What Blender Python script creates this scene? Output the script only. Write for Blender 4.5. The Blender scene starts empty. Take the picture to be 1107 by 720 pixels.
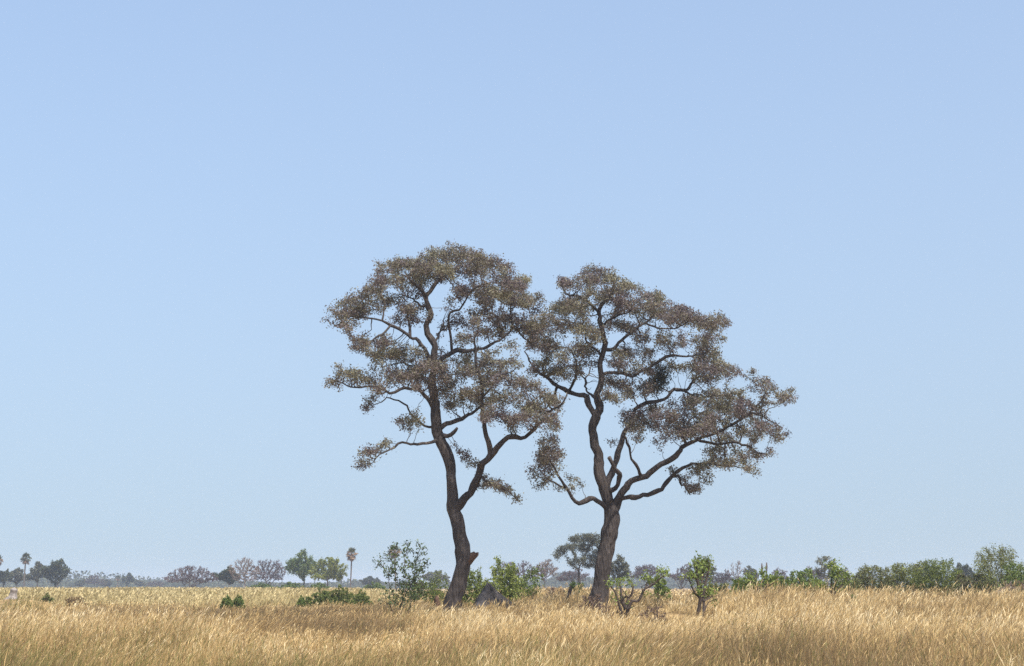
import bpy, math
import numpy as np

rng = np.random.default_rng(7)
SC = bpy.context.scene
COL = SC.collection
F = 1654.0; CX = 553.5; CY = 360.0; HZ = 634.0
EYE = 1.7
TH = math.atan((HZ - CY) / F)
R = math.radians

# ------------------------------------------------------------------ camera geometry
def P(px, py, d):
    """world point at distance d (along +Y) seen at photo pixel px, py"""
    u = (px - CX) / F; v = (CY - py) / F
    y = math.cos(TH) - math.sin(TH) * v
    z = math.sin(TH) + math.cos(TH) * v
    s = d / y
    return np.array([u * s, d, EYE + z * s])

def X_at(px, d):
    return P(px, HZ, d)[0]

# ------------------------------------------------------------------ noise
_lat = {}
def vnoise(x, y, scale, seed):
    x = np.asarray(x, float) / scale; y = np.asarray(y, float) / scale
    if seed not in _lat:
        _lat[seed] = np.random.default_rng(seed).random((256, 256))
    L = _lat[seed]
    xi = np.floor(x).astype(int); yi = np.floor(y).astype(int)
    fx = x - xi; fy = y - yi
    fx = fx * fx * (3 - 2 * fx); fy = fy * fy * (3 - 2 * fy)
    a = L[xi & 255, yi & 255]; b = L[(xi + 1) & 255, yi & 255]
    c = L[xi & 255, (yi + 1) & 255]; e = L[(xi + 1) & 255, (yi + 1) & 255]
    return (a * (1 - fx) + b * fx) * (1 - fy) + (c * (1 - fx) + e * fx) * fy

def sstep(a, b, x):
    t = np.clip((np.asarray(x, float) - a) / (b - a), 0, 1)
    return t * t * (3 - 2 * t)

# ------------------------------------------------------------------ mesh helpers
def mesh_obj(name, verts, faces, k, mat, parent=None, attrs=None, smooth=False, collection=True):
    """faces: (n,k) index array"""
    me = bpy.data.meshes.new(name)
    verts = np.asarray(verts, np.float32).reshape(-1, 3)
    faces = np.asarray(faces, np.int32).reshape(-1, k)
    n = len(faces)
    me.vertices.add(len(verts)); me.vertices.foreach_set('co', verts.ravel())
    me.loops.add(n * k); me.loops.foreach_set('vertex_index', faces.ravel())
    me.polygons.add(n)
    me.polygons.foreach_set('loop_start', np.arange(0, n * k, k, dtype=np.int32))
    if smooth:
        me.polygons.foreach_set('use_smooth', np.ones(n, bool))
    me.update(calc_edges=True)
    if attrs:
        for an, av in attrs.items():
            at = me.attributes.new(an, 'FLOAT', 'POINT')
            at.data.foreach_set('value', np.asarray(av, np.float32))
    me.materials.append(mat)
    o = bpy.data.objects.new(name, me)
    COL.objects.link(o)
    if parent is not None:
        o.parent = parent
    return o

def empty(name, loc, label, cat, group=None):
    o = bpy.data.objects.new(name, None)
    o.location = [float(c) for c in loc]
    o.empty_display_size = 0.3
    COL.objects.link(o)
    o['label'] = label; o['category'] = cat
    if group: o['group'] = group
    return o

def tag(o, label, cat, group=None):
    o['label'] = label; o['category'] = cat
    if group: o['group'] = group

# ------------------------------------------------------------------ materials
def new_mat(name):
    m = bpy.data.materials.new(name); m.use_nodes = True
    nt = m.node_tree; nt.nodes.clear()
    return m, nt, nt.nodes.new, nt.links.new

def ramp(nt, stops):
    r = nt.nodes.new('ShaderNodeValToRGB')
    els = r.color_ramp.elements
    while len(els) > 1: els.remove(els[-1])
    els[0].position = stops[0][0]; els[0].color = (*stops[0][1], 1)
    for p, c in stops[1:]:
        e = els.new(p); e.color = (*c, 1)
    return r

def leaf_mat(name, stops, transl=0.3, rough=0.55, spec=0.3):
    m, nt, N, L = new_mat(name)
    a = N('ShaderNodeAttribute'); a.attribute_name = 'tint'
    r = ramp(nt, stops); L(a.outputs['Fac'], r.inputs[0])
    b = N('ShaderNodeBsdfPrincipled'); b.inputs['Roughness'].default_value = rough
    b.inputs['Specular IOR Level'].default_value = spec
    L(r.outputs[0], b.inputs['Base Color'])
    t = N('ShaderNodeBsdfTranslucent'); L(r.outputs[0], t.inputs['Color'])
    mx = N('ShaderNodeMixShader'); mx.inputs[0].default_value = transl
    L(b.outputs[0], mx.inputs[1]); L(t.outputs[0], mx.inputs[2])
    o = N('ShaderNodeOutputMaterial'); L(mx.outputs[0], o.inputs[0])
    return m

def bark_mat(name, c0, c1, c2, scale=6.0, bump=0.6):
    m, nt, N, L = new_mat(name)
    tc = N('ShaderNodeTexCoord')
    mp = N('ShaderNodeMapping'); mp.inputs['Scale'].default_value = (1, 1, 0.22)
    L(tc.outputs['Object'], mp.inputs[0])
    v = N('ShaderNodeTexVoronoi'); v.inputs['Scale'].default_value = scale * 2.0
    n = N('ShaderNodeTexNoise'); n.inputs['Scale'].default_value = scale; n.inputs['Detail'].default_value = 8
    n.inputs['Roughness'].default_value = 0.7
    L(mp.outputs[0], n.inputs[0]); L(mp.outputs[0], v.inputs[0])
    n2 = N('ShaderNodeTexNoise'); n2.inputs['Scale'].default_value = 0.7; n2.inputs['Detail'].default_value = 3
    L(tc.outputs['Object'], n2.inputs[0])
    r = ramp(nt, [(0.3, c0), (0.52, c1), (0.72, c2)])
    ad = N('ShaderNodeMath'); ad.operation = 'MULTIPLY_ADD'
    ad.inputs[1].default_value = 0.45
    L(n2.outputs[0], ad.inputs[0])
    sc = N('ShaderNodeMath'); sc.operation = 'MULTIPLY'; sc.inputs[1].default_value = 0.55
    L(n.outputs[0], sc.inputs[0]); L(sc.outputs[0], ad.inputs[2])
    L(ad.outputs[0], r.inputs[0])
    hm = N('ShaderNodeMath'); hm.operation = 'ADD'
    L(n.outputs[0], hm.inputs[0]); L(v.outputs[0], hm.inputs[1])
    bp = N('ShaderNodeBump'); bp.inputs['Strength'].default_value = bump; bp.inputs['Distance'].default_value = 0.06
    L(hm.outputs[0], bp.inputs['Height'])
    b = N('ShaderNodeBsdfPrincipled'); b.inputs['Roughness'].default_value = 0.9
    b.inputs['Specular IOR Level'].default_value = 0.15
    L(r.outputs[0], b.inputs['Base Color']); L(bp.outputs[0], b.inputs['Normal'])
    o = N('ShaderNodeOutputMaterial'); L(b.outputs[0], o.inputs[0])
    return m

M = {}
M['bark'] = bark_mat('dark_bark', (0.018, 0.014, 0.013), (0.060, 0.050, 0.046), (0.17, 0.145, 0.13), scale=5.0, bump=1.0)
M['bark_grey'] = bark_mat('grey_bark', (0.06, 0.05, 0.045), (0.12, 0.10, 0.09), (0.22, 0.19, 0.17))
M['bark_pale'] = bark_mat('pale_bark', (0.16, 0.14, 0.13), (0.27, 0.24, 0.22), (0.38, 0.34, 0.31))
M['bark_red'] = bark_mat('broken_wood', (0.045, 0.028, 0.02), (0.10, 0.06, 0.042), (0.19, 0.12, 0.085), bump=0.8)
M['earth'] = bark_mat('grey_earth', (0.06, 0.053, 0.05), (0.11, 0.098, 0.092), (0.19, 0.168, 0.152), scale=3, bump=0.9)
M['twig'] = bark_mat('twig_bark', (0.045, 0.034, 0.03), (0.08, 0.062, 0.052), (0.13, 0.10, 0.085), bump=0.2)
M['hero_leaf'] = leaf_mat('olive_brown_leaf', [(0.0, (0.092, 0.071, 0.073)), (0.3, (0.172, 0.135, 0.136)), (0.5, (0.178, 0.158, 0.112)),
                                             (0.78, (0.21, 0.20, 0.122)), (1.0, (0.32, 0.30, 0.21))], 0.38)
M['mistletoe'] = leaf_mat('dark_clump_leaf', [(0, (0.025, 0.03, 0.022)), (1, (0.07, 0.075, 0.05))], 0.15)
M['dark_leaf'] = leaf_mat('dark_green_leaf', [(0, (0.028, 0.038, 0.018)), (0.6, (0.055, 0.07, 0.032)), (1, (0.10, 0.115, 0.055))], 0.2)
M['grey_leaf'] = leaf_mat('grey_green_leaf', [(0, (0.05, 0.052, 0.035)), (0.6, (0.09, 0.095, 0.058)), (1, (0.16, 0.16, 0.10))], 0.2)
M['green_leaf'] = leaf_mat('mid_green_leaf', [(0, (0.06, 0.09, 0.022)), (0.5, (0.125, 0.175, 0.04)), (1, (0.24, 0.30, 0.08))], 0.35)
M['lime_leaf'] = leaf_mat('lime_green_leaf', [(0, (0.11, 0.13, 0.026)), (0.5, (0.19, 0.215, 0.04)), (1, (0.30, 0.32, 0.07))], 0.35)
M['fresh_leaf'] = leaf_mat('fresh_green_leaf', [(0, (0.11, 0.115, 0.04)), (0.3, (0.14, 0.19, 0.045)), (0.65, (0.21, 0.275, 0.06)), (1, (0.37, 0.42, 0.13))], 0.42, 0.5)
M['sap_leaf'] = leaf_mat('sapling_leaf', [(0, (0.038, 0.058, 0.022)), (0.5, (0.078, 0.115, 0.04)), (1, (0.15, 0.195, 0.07))], 0.3, 0.45)
M['bush_leaf'] = leaf_mat('bush_leaf', [(0, (0.075, 0.095, 0.026)), (0.5, (0.155, 0.195, 0.045)), (1, (0.30, 0.34, 0.085))], 0.38)
M['scrub_leaf'] = leaf_mat('scrub_leaf', [(0, (0.12, 0.095, 0.06)), (0.4, (0.155, 0.165, 0.06)), (1, (0.24, 0.28, 0.08))], 0.35)
M['purple'] = leaf_mat('bare_purplish_twig', [(0, (0.05, 0.034, 0.042)), (0.5, (0.092, 0.064, 0.074)), (1, (0.15, 0.108, 0.108))], 0.0)
M['brown_twig'] = leaf_mat('bare_brown_twig', [(0, (0.085, 0.058, 0.048)), (0.5, (0.15, 0.102, 0.08)), (1, (0.24, 0.17, 0.125))], 0.0)
M['rust_leaf'] = leaf_mat('rusty_leaf', [(0, (0.12, 0.075, 0.04)), (1, (0.26, 0.17, 0.08))], 0.2)
M['palm_leaf'] = leaf_mat('palm_leaf', [(0, (0.045, 0.055, 0.025)), (1, (0.11, 0.12, 0.05))], 0.2)
M['palm_dry'] = leaf_mat('dry_palm_leaf', [(0, (0.14, 0.09, 0.055)), (1, (0.32, 0.22, 0.14))], 0.2)
GRASS_STOPS = [(0.0, (0.13, 0.14, 0.04)), (0.15, (0.23, 0.205, 0.072)), (0.3, (0.168, 0.120, 0.070)), (0.45, (0.325, 0.226, 0.108)), (0.65, (0.51, 0.362, 0.16)),
               (0.85, (0.63, 0.49, 0.25)), (1.0, (0.74, 0.62, 0.39))]
M['grass'] = leaf_mat('dry_grass', GRASS_STOPS, 0.28, 0.6, 0.25)
M['reed'] = leaf_mat('pale_reed', [(0, (0.25, 0.215, 0.09)), (0.5, (0.41, 0.335, 0.155)), (1, (0.57, 0.47, 0.25))], 0.28)

def ground_mat():
    m, nt, N, L = new_mat('dry_ground')
    tc = N('ShaderNodeTexCoord')
    n = N('ShaderNodeTexNoise'); n.inputs['Scale'].default_value = 0.6; n.inputs['Detail'].default_value = 9
    n.inputs['Roughness'].default_value = 0.65
    L(tc.outputs['Object'], n.inputs[0])
    r = ramp(nt, [(0.3, (0.14, 0.095, 0.05)), (0.5, (0.26, 0.18, 0.085)), (0.7, (0.40, 0.29, 0.14))])
    L(n.outputs[0], r.inputs[0])
    bp = N('ShaderNodeBump'); bp.inputs['Strength'].default_value = 0.6; bp.inputs['Distance'].default_value = 0.1
    L(n.outputs[0], bp.inputs['Height'])
    b = N('ShaderNodeBsdfPrincipled'); b.inputs['Roughness'].default_value = 0.95
    b.inputs['Specular IOR Level'].default_value = 0.1
    L(r.outputs[0], b.inputs['Base Color']); L(bp.outputs[0], b.inputs['Normal'])
    o = N('ShaderNodeOutputMaterial'); L(b.outputs[0], o.inputs[0])
    return m
M['ground'] = ground_mat()

# ------------------------------------------------------------------ terrain
MOUNDS = [  # x, y, radius x, radius y, height
    (X_at(730, 62.5), 62.5, 2.3, 2.6, 0.62, 0.85),
    (X_at(676, 62), 62.0, 1.2, 1.2, 0.18, 0.7),
    (X_at(14, 100), 101, 3.6, 3.2, 0.85, 0.6),
    (X_at(533, 78), 79, 2.6, 2.0, 0.42, 0.6),
]
def gz(x, y):
    x = np.asarray(x, float); y = np.asarray(y, float)
    near = 1 - sstep(150, 400, np.hypot(x, y))
    z = 0.16 * (vnoise(x, y, 11.0, 1) - 0.5) * near
    for mx, my, rx, ry, h, _b in MOUNDS:
        q = ((x - mx) / rx) ** 2 + ((y - my) / ry) ** 2
        z = z + h * np.exp(-q * 1.1)
    return z

def build_ground():
    def axis(lo, hi, step, far, n):
        core = np.arange(lo, hi + 1e-6, step)
        g = np.geomspace(step, far - hi, n)
        g2 = np.geomspace(step, far + lo, n)
        return np.concatenate([(lo - g2)[::-1], core, hi + g])
    xs = axis(-60, 60, 0.8, 5000, 24)
    ys = np.concatenate([np.linspace(-4000, -20, 20)[:-1], np.arange(-20, 130, 0.8), 130 + np.geomspace(0.8, 4900, 26)])
    X, Y = np.meshgrid(xs, ys)
    Z = gz(X, Y)
    v = np.stack([X, Y, Z], -1).reshape(-1, 3)
    nx = len(xs); ny = len(ys)
    i = np.arange(ny - 1)[:, None] * nx + np.arange(nx - 1)[None, :]
    f = np.stack([i, i + 1, i + 1 + nx, i + nx], -1).reshape(-1, 4)
    o = mesh_obj('ground', v, f, 4, M['ground'], smooth=True)
    o['kind'] = 'structure'
build_ground()

# ------------------------------------------------------------------ grass
def px_of(x, y):
    return CX + F * np.asarray(x) / (np.asarray(y) * math.cos(TH)) * 1.0 / 1.0

def grass_height(x, y):
    """typical height of the grass standing at x, y"""
    px = CX + F * (x / y)
    h = 0.68 + 0.22 * (vnoise(x, y, 5.0, 2) - 0.5) + 0.16 * (vnoise(x, y, 17.0, 3) - 0.5) + 0.34 * (vnoise(x, y, 1.5, 21) - 0.5)
    # tussock rows: tall fronts falling off to short grass behind and before them
    tz = vnoise(x, y, 4.2, 25) + 0.35 * vnoise(x, y, 1.3, 26)
    h = h * (0.62 + 0.5 * sstep(0.52, 0.72, tz))
    h = h - 0.20 * (1 - sstep(560, 800, px)) * np.exp(-((y + 5 * (vnoise(x, y, 8.0, 22) - 0.5) - 30) / 3.5) ** 2)
    right = sstep(640, 830, px)
    h = h + right * sstep(40, 78, y) * (0.46 + 0.34 * (vnoise(x, y, 6.0, 4) - 0.5))
    mid = sstep(535, 590, px) * (1 - sstep(650, 720, px))
    h = h + mid * sstep(66, 82, y) * 0.5
    # the low brown sedge beyond the golden grass on the left
    left = 1 - sstep(330, 480, px)
    h = h - left * sstep(48, 52.5, y + 5 * (vnoise(x, y, 9.0, 5) - 0.5)) * 0.28
    # worn patch before the low earth mound
    q = np.exp(-(((px - 718) / 66) ** 2 + ((y - 57.5) / 8.5) ** 2))
    h = h * (1 - 0.80 * q)
    for mx, my, rx, ry, hh, bare in MOUNDS:
        qq = ((x - mx) / (rx * 0.95)) ** 2 + ((y - my) / (ry * 0.95)) ** 2
        h = h * (1 - bare * np.exp(-qq * qq))
    return np.clip(h, 0.1, 2.0)

def grass_tint(x, y, n):
    px = CX + F * (x / y)
    t = 0.665 + 0.46 * (vnoise(x, y * 1.6, 6.5, 6) - 0.5) + 0.46 * (vnoise(x, y, 1.5, 7) - 0.5) + rng.normal(0, 0.15, n)
    # darker streaks running across the view
    st = vnoise(x + 40, y * 2.6, 15.0, 8)
    t = t - 0.13 * sstep(0.5, 0.8, st)
    left = 1 - sstep(330, 480, px)
    sedge = left * sstep(48, 52.5, y + 5 * (vnoise(x, y, 9.0, 5) - 0.5)) * (1 - sstep(84, 96, y))
    t = t - 0.36 * sedge
    right = sstep(600, 780, px)
    t = t - 0.03 * right * sstep(36, 60, y)
    fr = 1 - sstep(20, 36 + 8 * (1 - sstep(100, 500, px)), y + 8 * (vnoise(x, y, 7.0, 9) - 0.5))
    t = t - (0.12 + 0.12 * (1 - sstep(60, 760, px))) * fr
    lm = 1 - sstep(560, 800, px)
    yw = y + 5 * (vnoise(x, y, 8.0, 22) - 0.5)
    t = t + 0.10 * lm * sstep(36, 41, yw) * (1 - sstep(44, 49, yw)) - 0.25 * lm * np.exp(-((yw - 30) / 2.6) ** 2)   # a browner strip crosses the golden grass
    t = np.clip(t, 0.3, 1.0)
    g = fr * (0.62 - 0.42 * sstep(300, 900, px)) + 0.8 * np.exp(-(((x - MOUNDS[2][0]) / 3.4) ** 2 + ((y - 99) / 5.0) ** 2)) + 0.10 * sstep(0.6, 0.9, vnoise(x, y, 4.0, 10)) * (1 - right * .6)
    isg = rng.random(n) < g
    t = np.where(isg, rng.uniform(0.0, 0.2, n), t)
    return t

def make_blades(x, y, h, wid, tint, lean=0.30, heads=0.35):
    """stalks: ribbon of two quads; some carry a plume at the tip"""
    n = len(x)
    z = gz(x, y) - 0.03
    hh = h * rng.uniform(0.62, 1.18, n)
    az = rng.uniform(0, 2 * np.pi, n)
    ln = lean * (0.1 + 0.9 * vnoise(x, y, 2.2, 23)) + 0.5 * (vnoise(x, y, 0.9, 24) - 0.5)
    lx = hh * (ln + rng.normal(0, 0.25, n)); ly = hh * rng.normal(0.0, 0.26, n)
    wa = rng.uniform(-0.9, 0.9, n)       # ribbons turned roughly, not exactly, across
    wx = np.cos(wa) * wid * 0.5; wy = np.sin(wa) * wid * 0.5
    b = np.stack([x, y, z], -1)
    m = b + np.stack([lx * 0.35, ly * 0.35, hh * 0.55], -1)
    t = b + np.stack([lx, ly, hh], -1)
    w = np.stack([wx, wy, np.zeros(n)], -1)
    V = np.stack([b - w, b + w, m - w * 0.85, m + w * 0.85, t - w * 0.25, t + w * 0.25], 1).reshape(-1, 3)
    i = np.arange(n)[:, None] * 6
    Fq = np.concatenate([i + np.array([0, 1, 3, 2]), i + np.array([2, 3, 5, 4])], 0)
    T = np.repeat(np.where(tint > 0.28, np.maximum(tint - 0.07, 0.28), tint), 6)
    # plumes
    k = np.where(rng.random(n) < heads)[0]
    d = (t[k] - m[k]); d /= np.linalg.norm(d, axis=1, keepdims=True)
    L = (0.09 + 0.11 * rng.random(len(k))) * np.clip(h[k] / 0.8, 0.6, 1.5)
    d2 = d + np.stack([rng.normal(0.25, 0.25, len(k)), rng.normal(0, 0.2, len(k)), rng.normal(-0.1, 0.15, len(k))], -1)
    p0 = t[k] - d * L[:, None] * 0.4; p1 = t[k] + d2 * L[:, None] * 0.35; p2 = t[k] + d2 * L[:, None]
    s = w[k] * 1.9
    V2 = np.stack([p0, p1 - s, p2, p1 + s], 1).reshape(-1, 3)
    j = len(V) + np.arange(len(k))[:, None] * 4
    F2 = j + np.array([0, 1, 2, 3])
    T2 = np.repeat(np.clip(tint[k] + np.where(tint[k] > 0.28, 0.09, 0.0), 0, 1), 4)
    return np.concatenate([V, V2]), np.concatenate([Fq, F2]), np.concatenate([T, T2])

def scatter(d0, d1, dens, expo, margin, cap=1):
    """points in the widening wedge before the camera; density = dens * (d/20)**-expo per m2"""
    ds = np.linspace(d0, d1, 400)
    wd = 0.70 * ds + 2 * margin
    pdf = wd * dens * (ds / 20.0) ** (-expo)
    cdf = np.concatenate([[0], np.cumsum((pdf[1:] + pdf[:-1]) * 0.5 * np.diff(ds))])
    n = int(cdf[-1])
    d = np.interp(rng.random(n) * cdf[-1], cdf, ds)
    x = rng.uniform(-0.5, 0.5, n) * (0.70 * d + 2 * margin)
    return x, d

def build_grass():
    Vs, Fs, Ts = [], [], []
    off = 0
    def add(x, y, wid, lean, heads, hmul=1.0):
        nonlocal off
        h = grass_height(x, y) * hmul
        t = grass_tint(x, y, len(x))
        V, Fq, T = make_blades(x, y, h, wid, t, lean, heads)
        Vs.append(V); Fs.append(Fq + off); Ts.append(T); off += len(V)
    # tufts: centres first, then stalks round them
    cx, cy = scatter(9, 100, 16.0, 1.0, 9)
    k = 9
    x = np.repeat(cx, k); y = np.repeat(cy, k)
    sp = 0.14 + 0.05 * rng.random(len(x))
    x = x + rng.normal(0, 1, len(x)) * sp; y = y + rng.normal(0, 1, len(y)) * sp
    hm = np.repeat(rng.uniform(0.72, 1.22, len(cx)), k)
    add(x, y, np.maximum(0.0045, y * 0.00024), 0.34, 0.50, hm)
    # single stalks between them
    x, y = scatter(9, 100, 60.0, 0.9, 9)
    add(x, y, np.maximum(0.0045, y * 0.00023), 0.30, 0.3, 1.0)
    # farther, coarser
    x, y = scatter(100, 420, 26.0, 1.6, 30)
    keep = ~((CX + F * x / y < 410) & (y > 118))
    x, y = x[keep], y[keep]
    add(x, y, y * 0.0007, 0.25, 0.3)
    o = mesh_obj('grass', np.concatenate(Vs), np.concatenate(Fs), 4, M['grass'], attrs={'tint': np.concatenate(Ts)})
    o['kind'] = 'stuff'; o['label'] = 'tall dry golden grass covering the floodplain'; o['category'] = 'grass'
    # pale reed belt along the far left of the plain
    n = 60000
    y = 118 + rng.random(n) ** 1.3 * 260
    x = X_at(0, 1) * y + (rng.random(n)) * (X_at(420, 1) - X_at(0, 1)) * y - rng.random(n) * 25 + 2
    h = 1.06 + 0.4 * (vnoise(x, y, 7, 11) - 0.5) + 0.1 * sstep(160, 300, y)
    h = h * (0.55 + 0.45 * sstep(118, 126, y))
    t = np.clip(0.55 + 0.6 * (vnoise(x, y, 9, 12) - 0.5) + rng.normal(0, 0.16, n), 0, 1)
    V, Fq, T = make_blades(x, y, h, y * 0.0006, t, 0.12, 0.4)
    o = mesh_obj('reed_belt', V, Fq, 4, M['reed'], attrs={'tint': T})
    o['kind'] = 'stuff'; o['label'] = 'pale yellow reeds in a belt before the far trees'; o['category'] = 'reeds'
build_grass()

# ------------------------------------------------------------------ branching
def catmull(pts, step):
    pts = np.asarray(pts, float)
    if len(pts) == 2:
        n = max(2, int(np.linalg.norm(pts[1, :3] - pts[0, :3]) / step) + 1)
        return np.linspace(pts[0], pts[1], n)
    ext = np.concatenate([[2 * pts[0] - pts[1]], pts, [2 * pts[-1] - pts[-2]]])
    out = []
    for i in range(1, len(ext) - 2):
        p0, p1, p2, p3 = ext[i - 1], ext[i], ext[i + 1], ext[i + 2]
        n = max(1, int(round(np.linalg.norm(p2[:3] - p1[:3]) / step)))
        for t in np.arange(n) / n:
            out.append(0.5 * (2 * p1 + (p2 - p0) * t + (2 * p0 - 5 * p1 + 4 * p2 - p3) * t * t + (3 * p1 - p0 - 3 * p2 + p3) * t ** 3))
    out.append(ext[-2])
    return np.array(out)

class Skel:
    def __init__(s):
        s.pos = []; s.par = []; s.rad = []; s.chain = []
    def add(s, p, par, r, ch):
        s.pos.append(np.asarray(p, float)); s.par.append(par); s.rad.append(r); s.chain.append(ch)
        return len(s.pos) - 1

def grow(sk, att, step, kill, infl, maxit=90, jitter=0.35, up=0.0, rg=None, start=0):
    rg = rg or rng
    att = np.asarray(att, float)
    pos = np.array(sk.pos)
    d = np.full(len(att), 1e9); near = np.zeros(len(att), int)
    def upd(idx0, P_):
        nonlocal d, near
        for c in range(0, len(P_), 400):
            Q = P_[c:c + 400]
            dd = np.linalg.norm(att[:, None, :] - Q[None], axis=2)
            j = dd.argmin(1); v = dd[np.arange(len(att)), j]
            b = v < d
            d = np.where(b, v, d); near = np.where(b, idx0 + c + j, near)
    upd(start, pos[start:])
    seen = {}
    for it in range(maxit):
        alive = d > kill
        att, d, near = att[alive], d[alive], near[alive]
        if len(att) == 0: break
        act = d < infl
        if not act.any(): break
        ids, inv = np.unique(near[act], return_inverse=True)
        dirs = att[act] - pos[near[act]]
        dirs /= np.linalg.norm(dirs, axis=1, keepdims=True)
        acc = np.zeros((len(ids), 3)); np.add.at(acc, inv, dirs)
        acc /= np.maximum(np.linalg.norm(acc, axis=1, keepdims=True), 1e-6)
        acc += rg.normal(0, jitter, acc.shape); acc[:, 2] += up
        acc /= np.linalg.norm(acc, axis=1, keepdims=True)
        new = []
        for i, nid in enumerate(ids):
            c = seen.get(nid, 0)
            if c > 5: continue
            seen[nid] = c + 1
            p = pos[nid] + acc[i] * step
            sk.add(p, int(nid), 0.0, -1); new.append(p)
        if not new: break
        i0 = len(pos)
        pos = np.concatenate([pos, np.array(new)])
        upd(i0, np.array(new))

def finish_radii(sk, tip, expo=2.2):
    n = len(sk.pos)
    acc = np.zeros(n); cnt = np.zeros(n, int)
    rr = np.zeros(n)
    for i in range(n - 1, -1, -1):
        r = acc[i] ** (1 / expo) if acc[i] > 0 else tip
        if sk.rad[i] > 0: r = sk.rad[i]
        rr[i] = r
        if sk.par[i] >= 0: acc[sk.par[i]] += r ** expo; cnt[sk.par[i]] += 1
    for i in range(n):
        if sk.chain[i] < 0 and sk.par[i] >= 0:
            rr[i] = min(rr[i], max(rr[sk.par[i]] * 0.85, tip))
    return rr, cnt

def tube(path, radii, sides, rough=0.0, seed=0, cap=False):
    path = np.asarray(path); n = len(path)
    t = np.gradient(path, axis=0); t /= np.maximum(np.linalg.norm(t, axis=1, keepdims=True), 1e-9)
    ref = np.array([0.13, 1.0, 0.07])
    a = np.cross(t, ref); a /= np.maximum(np.linalg.norm(a, axis=1, keepdims=True), 1e-6)
    b = np.cross(t, a)
    ang = np.arange(sides) / sides * 2 * np.pi
    r = np.asarray(radii)[:, None] * np.ones((1, sides))
    if rough:
        s = np.cumsum(np.concatenate([[0], np.linalg.norm(np.diff(path, axis=0), axis=1)]))
        nz = vnoise(s[:, None] * 1.3 + seed * 13.7, (np.cos(ang) * 1.6 + 5)[None] + (np.sin(ang) * 1.6)[None] * 3.1 + seed, 1.0, 31)
        nz2 = vnoise(s[:, None] * 0.5 + seed * 3.1, (ang * 2.2)[None] + seed * 7, 1.0, 32)
        r = r * (1 + rough * ((nz - 0.5) * 1.1 + (nz2 - 0.5)))
    V = path[:, None, :] + a[:, None, :] * (np.cos(ang) * r)[..., None] + b[:, None, :] * (np.sin(ang) * r)[..., None]
    i = np.arange(n - 1)[:, None] * sides + np.arange(sides)[None]
    j = np.arange(n - 1)[:, None] * sides + (np.arange(sides)[None] + 1) % sides
    Fq = np.stack([i, j, j + sides, i + sides], -1).reshape(-1, 4)
    V = V.reshape(-1, 3)
    if cap:
        c = len(V); V = np.concatenate([V, [path[-1] + t[-1] * radii[-1] * 0.4]])
        k0 = (n - 1) * sides
        ca = np.array([[k0 + q, k0 + (q + 1) % sides, c, c] for q in range(sides)])
        # degenerate quads are avoided: make them triangles through a mid vertex
        Fc = []
        for q in range(0, sides, 2):
            Fc.append([k0 + q, k0 + (q + 1) % sides, k0 + (q + 2) % sides, c])
        Fq = np.concatenate([Fq, np.array(Fc)])
    return V, Fq

class Acc:
    def __init__(s): s.V = []; s.F = []; s.T = []; s.n = 0
    def add(s, V, Fq, T=None):
        s.V.append(V); s.F.append(np.asarray(Fq) + s.n); s.n += len(V)
        s.T.append(np.full(len(V), 0.5) if T is None else T)
    def obj(s, name, mat, parent=None, smooth=False, origin=None):
        V = np.concatenate(s.V)
        if origin is not None: V = V - np.asarray(origin)
        return mesh_obj(name, V, np.concatenate(s.F), 4, mat, parent, {'tint': np.concatenate(s.T)}, smooth)

def twig_tubes(sk, rr, acc, sides_thin=3, min_r=0.0, first=None):
    n = len(sk.pos)
    kids = [[] for _ in range(n)]
    for i in range(n):
        if sk.par[i] >= 0 and sk.chain[i] < 0: kids[sk.par[i]].append(i)
    starts = []
    for i in range(n):
        if sk.chain[i] >= 0:
            for c in kids[i]: starts.append(c)
    while starts:
        c = starts.pop()
        path = [sk.pos[sk.par[c]]]; rad = [min(rr[c] * 1.15, rr[sk.par[c]])]
        cur = c
        while True:
            path.append(sk.pos[cur]); rad.append(rr[cur])
            ks = kids[cur]
            if not ks: break
            ks = sorted(ks, key=lambda q: -rr[q])
            starts.extend(ks[1:]); cur = ks[0]
        path = np.array(path); rad = np.array(rad)
        if len(path) > 3:   # soften the zigzag
            path[1:-1] = path[1:-1] * 0.6 + (path[:-2] + path[2:]) * 0.2
        sides = 6 if rad[0] > 0.06 else (4 if rad[0] > 0.03 else sides_thin)
        V, Fq = tube(path, rad, sides)
        acc.add(V, Fq)

def leaves(centres, size, aspect, acc, tint_c, tint_s=0.16, flat=0.0, rg=None, fold=False):
    """one diamond face per leaf, turned at random"""
    rg = rg or rng
    n = len(centres)
    a = rg.normal(0, 1, (n, 3)); a[:, 2] *= (1 - flat)
    a /= np.linalg.norm(a, axis=1, keepdims=True)
    c = rg.normal(0, 1, (n, 3)); c[:, 2] *= (1 - flat)
    b = c - a * (a * c).sum(1, keepdims=True); b /= np.maximum(np.linalg.norm(b, axis=1, keepdims=True), 1e-6)
    s = size * rg.uniform(0.65, 1.35, n)[:, None]
    nn = np.cross(a, b)
    V = np.stack([centres - a * s * 0.5, centres + b * s * aspect * 0.5 + nn * s * 0.06 - a * s * 0.06, centres + a * s * 0.5,
                  centres - b * s * aspect * 0.5 + nn * s * 0.06 - a * s * 0.06], 1).reshape(-1, 3)
    Fq = np.arange(n * 4).reshape(-1, 4)
    t = np.clip(np.asarray(tint_c) + rg.normal(0, tint_s, n), 0, 1)
    acc.add(V, Fq, np.repeat(t, 4))

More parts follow.
